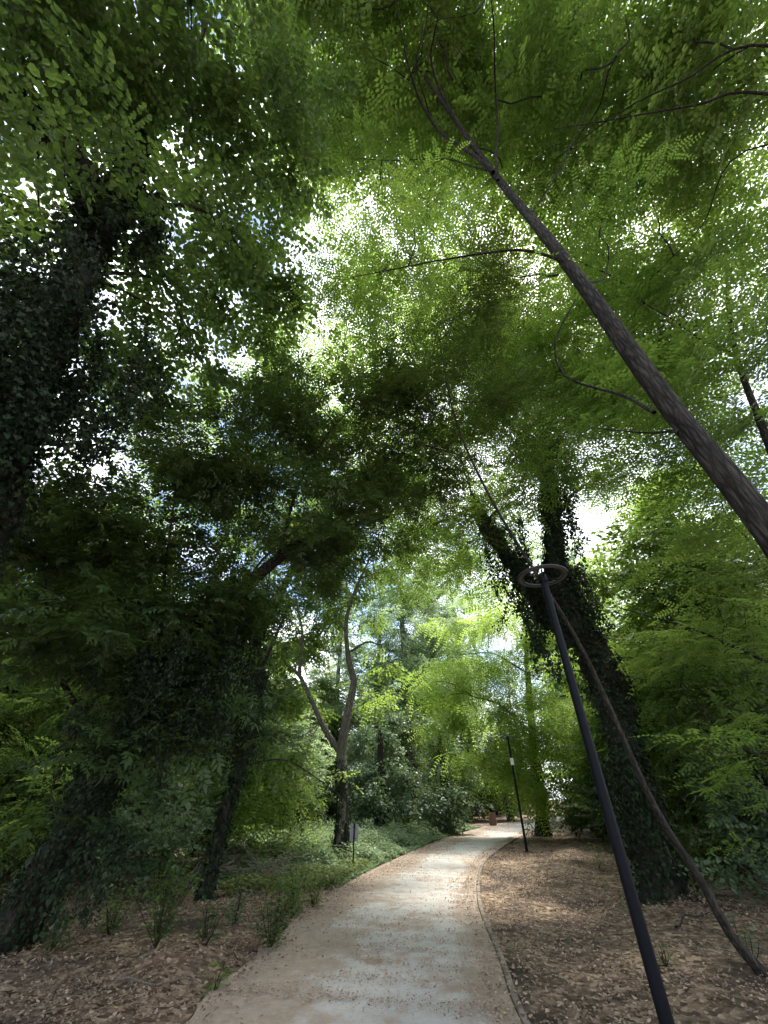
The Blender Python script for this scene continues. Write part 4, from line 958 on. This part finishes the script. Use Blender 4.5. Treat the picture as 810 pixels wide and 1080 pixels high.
# ------------------------------------------------------------------ sky and sun
w = bpy.data.worlds.new('World'); S.world = w; w.use_nodes = True
nt = w.node_tree; nt.nodes.clear()
out = nt.nodes.new('ShaderNodeOutputWorld'); bg = nt.nodes.new('ShaderNodeBackground'); bg.inputs['Strength'].default_value = .15
SUN_EL, SUN_AZ = math.radians(60), math.radians(50)
sk = nt.nodes.new('ShaderNodeTexSky'); sk.sky_type = 'NISHITA'; sk.sun_disc = False; sk.sun_elevation = SUN_EL; sk.sun_rotation = SUN_AZ
tc = nt.nodes.new('ShaderNodeTexCoord'); mp = nt.nodes.new('ShaderNodeMapping'); mp.inputs['Scale'].default_value = (1, 1, 1.6); mp.inputs['Location'].default_value = (.3, .2, .1)
nt.links.new(tc.outputs['Generated'], mp.inputs[0])
nz = nt.nodes.new('ShaderNodeTexNoise'); nz.inputs['Scale'].default_value = 2.6; nz.inputs['Detail'].default_value = 7; nz.inputs['Roughness'].default_value = .55
nt.links.new(mp.outputs[0], nz.inputs['Vector'])
f = ramp(nt, nz.outputs['Fac'], [(.43, (0, 0, 0)), (.57, (1, 1, 1))])
mx = nt.nodes.new('ShaderNodeMix'); mx.data_type = 'RGBA'
nt.links.new(f, mx.inputs[0]); nt.links.new(sk.outputs[0], mx.inputs[6]); mx.inputs[7].default_value = (8.2, 8.5, 8.9, 1)
nt.links.new(mx.outputs[2], bg.inputs['Color']); nt.links.new(bg.outputs[0], out.inputs['Surface'])

sd = bpy.data.lights.new('sun', 'SUN'); sd.energy = 4; sd.angle = math.radians(9); sd.color = (1, .95, .86)
so = bpy.data.objects.new('sun', sd); COL.objects.link(so)
dirv = Vector((math.cos(SUN_EL) * math.sin(SUN_AZ), math.cos(SUN_EL) * math.cos(SUN_AZ), math.sin(SUN_EL)))
so.rotation_euler = dirv.to_track_quat('Z', 'Y').to_euler(); so.location = dirv * 60

cd = bpy.data.cameras.new('camera'); cd.sensor_fit = 'HORIZONTAL'; cd.sensor_width = 36; cd.lens = 36 * F / 810; cd.clip_end = 2000; cd.clip_start = .05
co = bpy.data.objects.new('camera', cd); COL.objects.link(co); co.location = (0, 0, CAM_H); co.rotation_euler = (math.pi / 2 + PITCH, 0, 0)
S.camera = co

S.view_settings.view_transform = 'Standard'; S.view_settings.look = 'None'; S.view_settings.gamma = 1; S.view_settings.exposure = 1.5; S.view_settings.use_curve_mapping = False
cy = S.cycles
cy.max_bounces = 7; cy.diffuse_bounces = 4; cy.glossy_bounces = 2; cy.transmission_bounces = 5; cy.volume_bounces = 0; cy.transparent_max_bounces = 4
cy.caustics_reflective = False; cy.caustics_refractive = False; cy.sample_clamp_indirect = 6
cy.use_adaptive_sampling = True; cy.adaptive_threshold = .02
cy.use_denoising = True
try: cy.denoiser = 'OPENIMAGEDENOISE'; cy.denoising_input_passes = 'RGB_ALBEDO_NORMAL'; cy.denoising_prefilter = 'NONE'
except Exception: pass
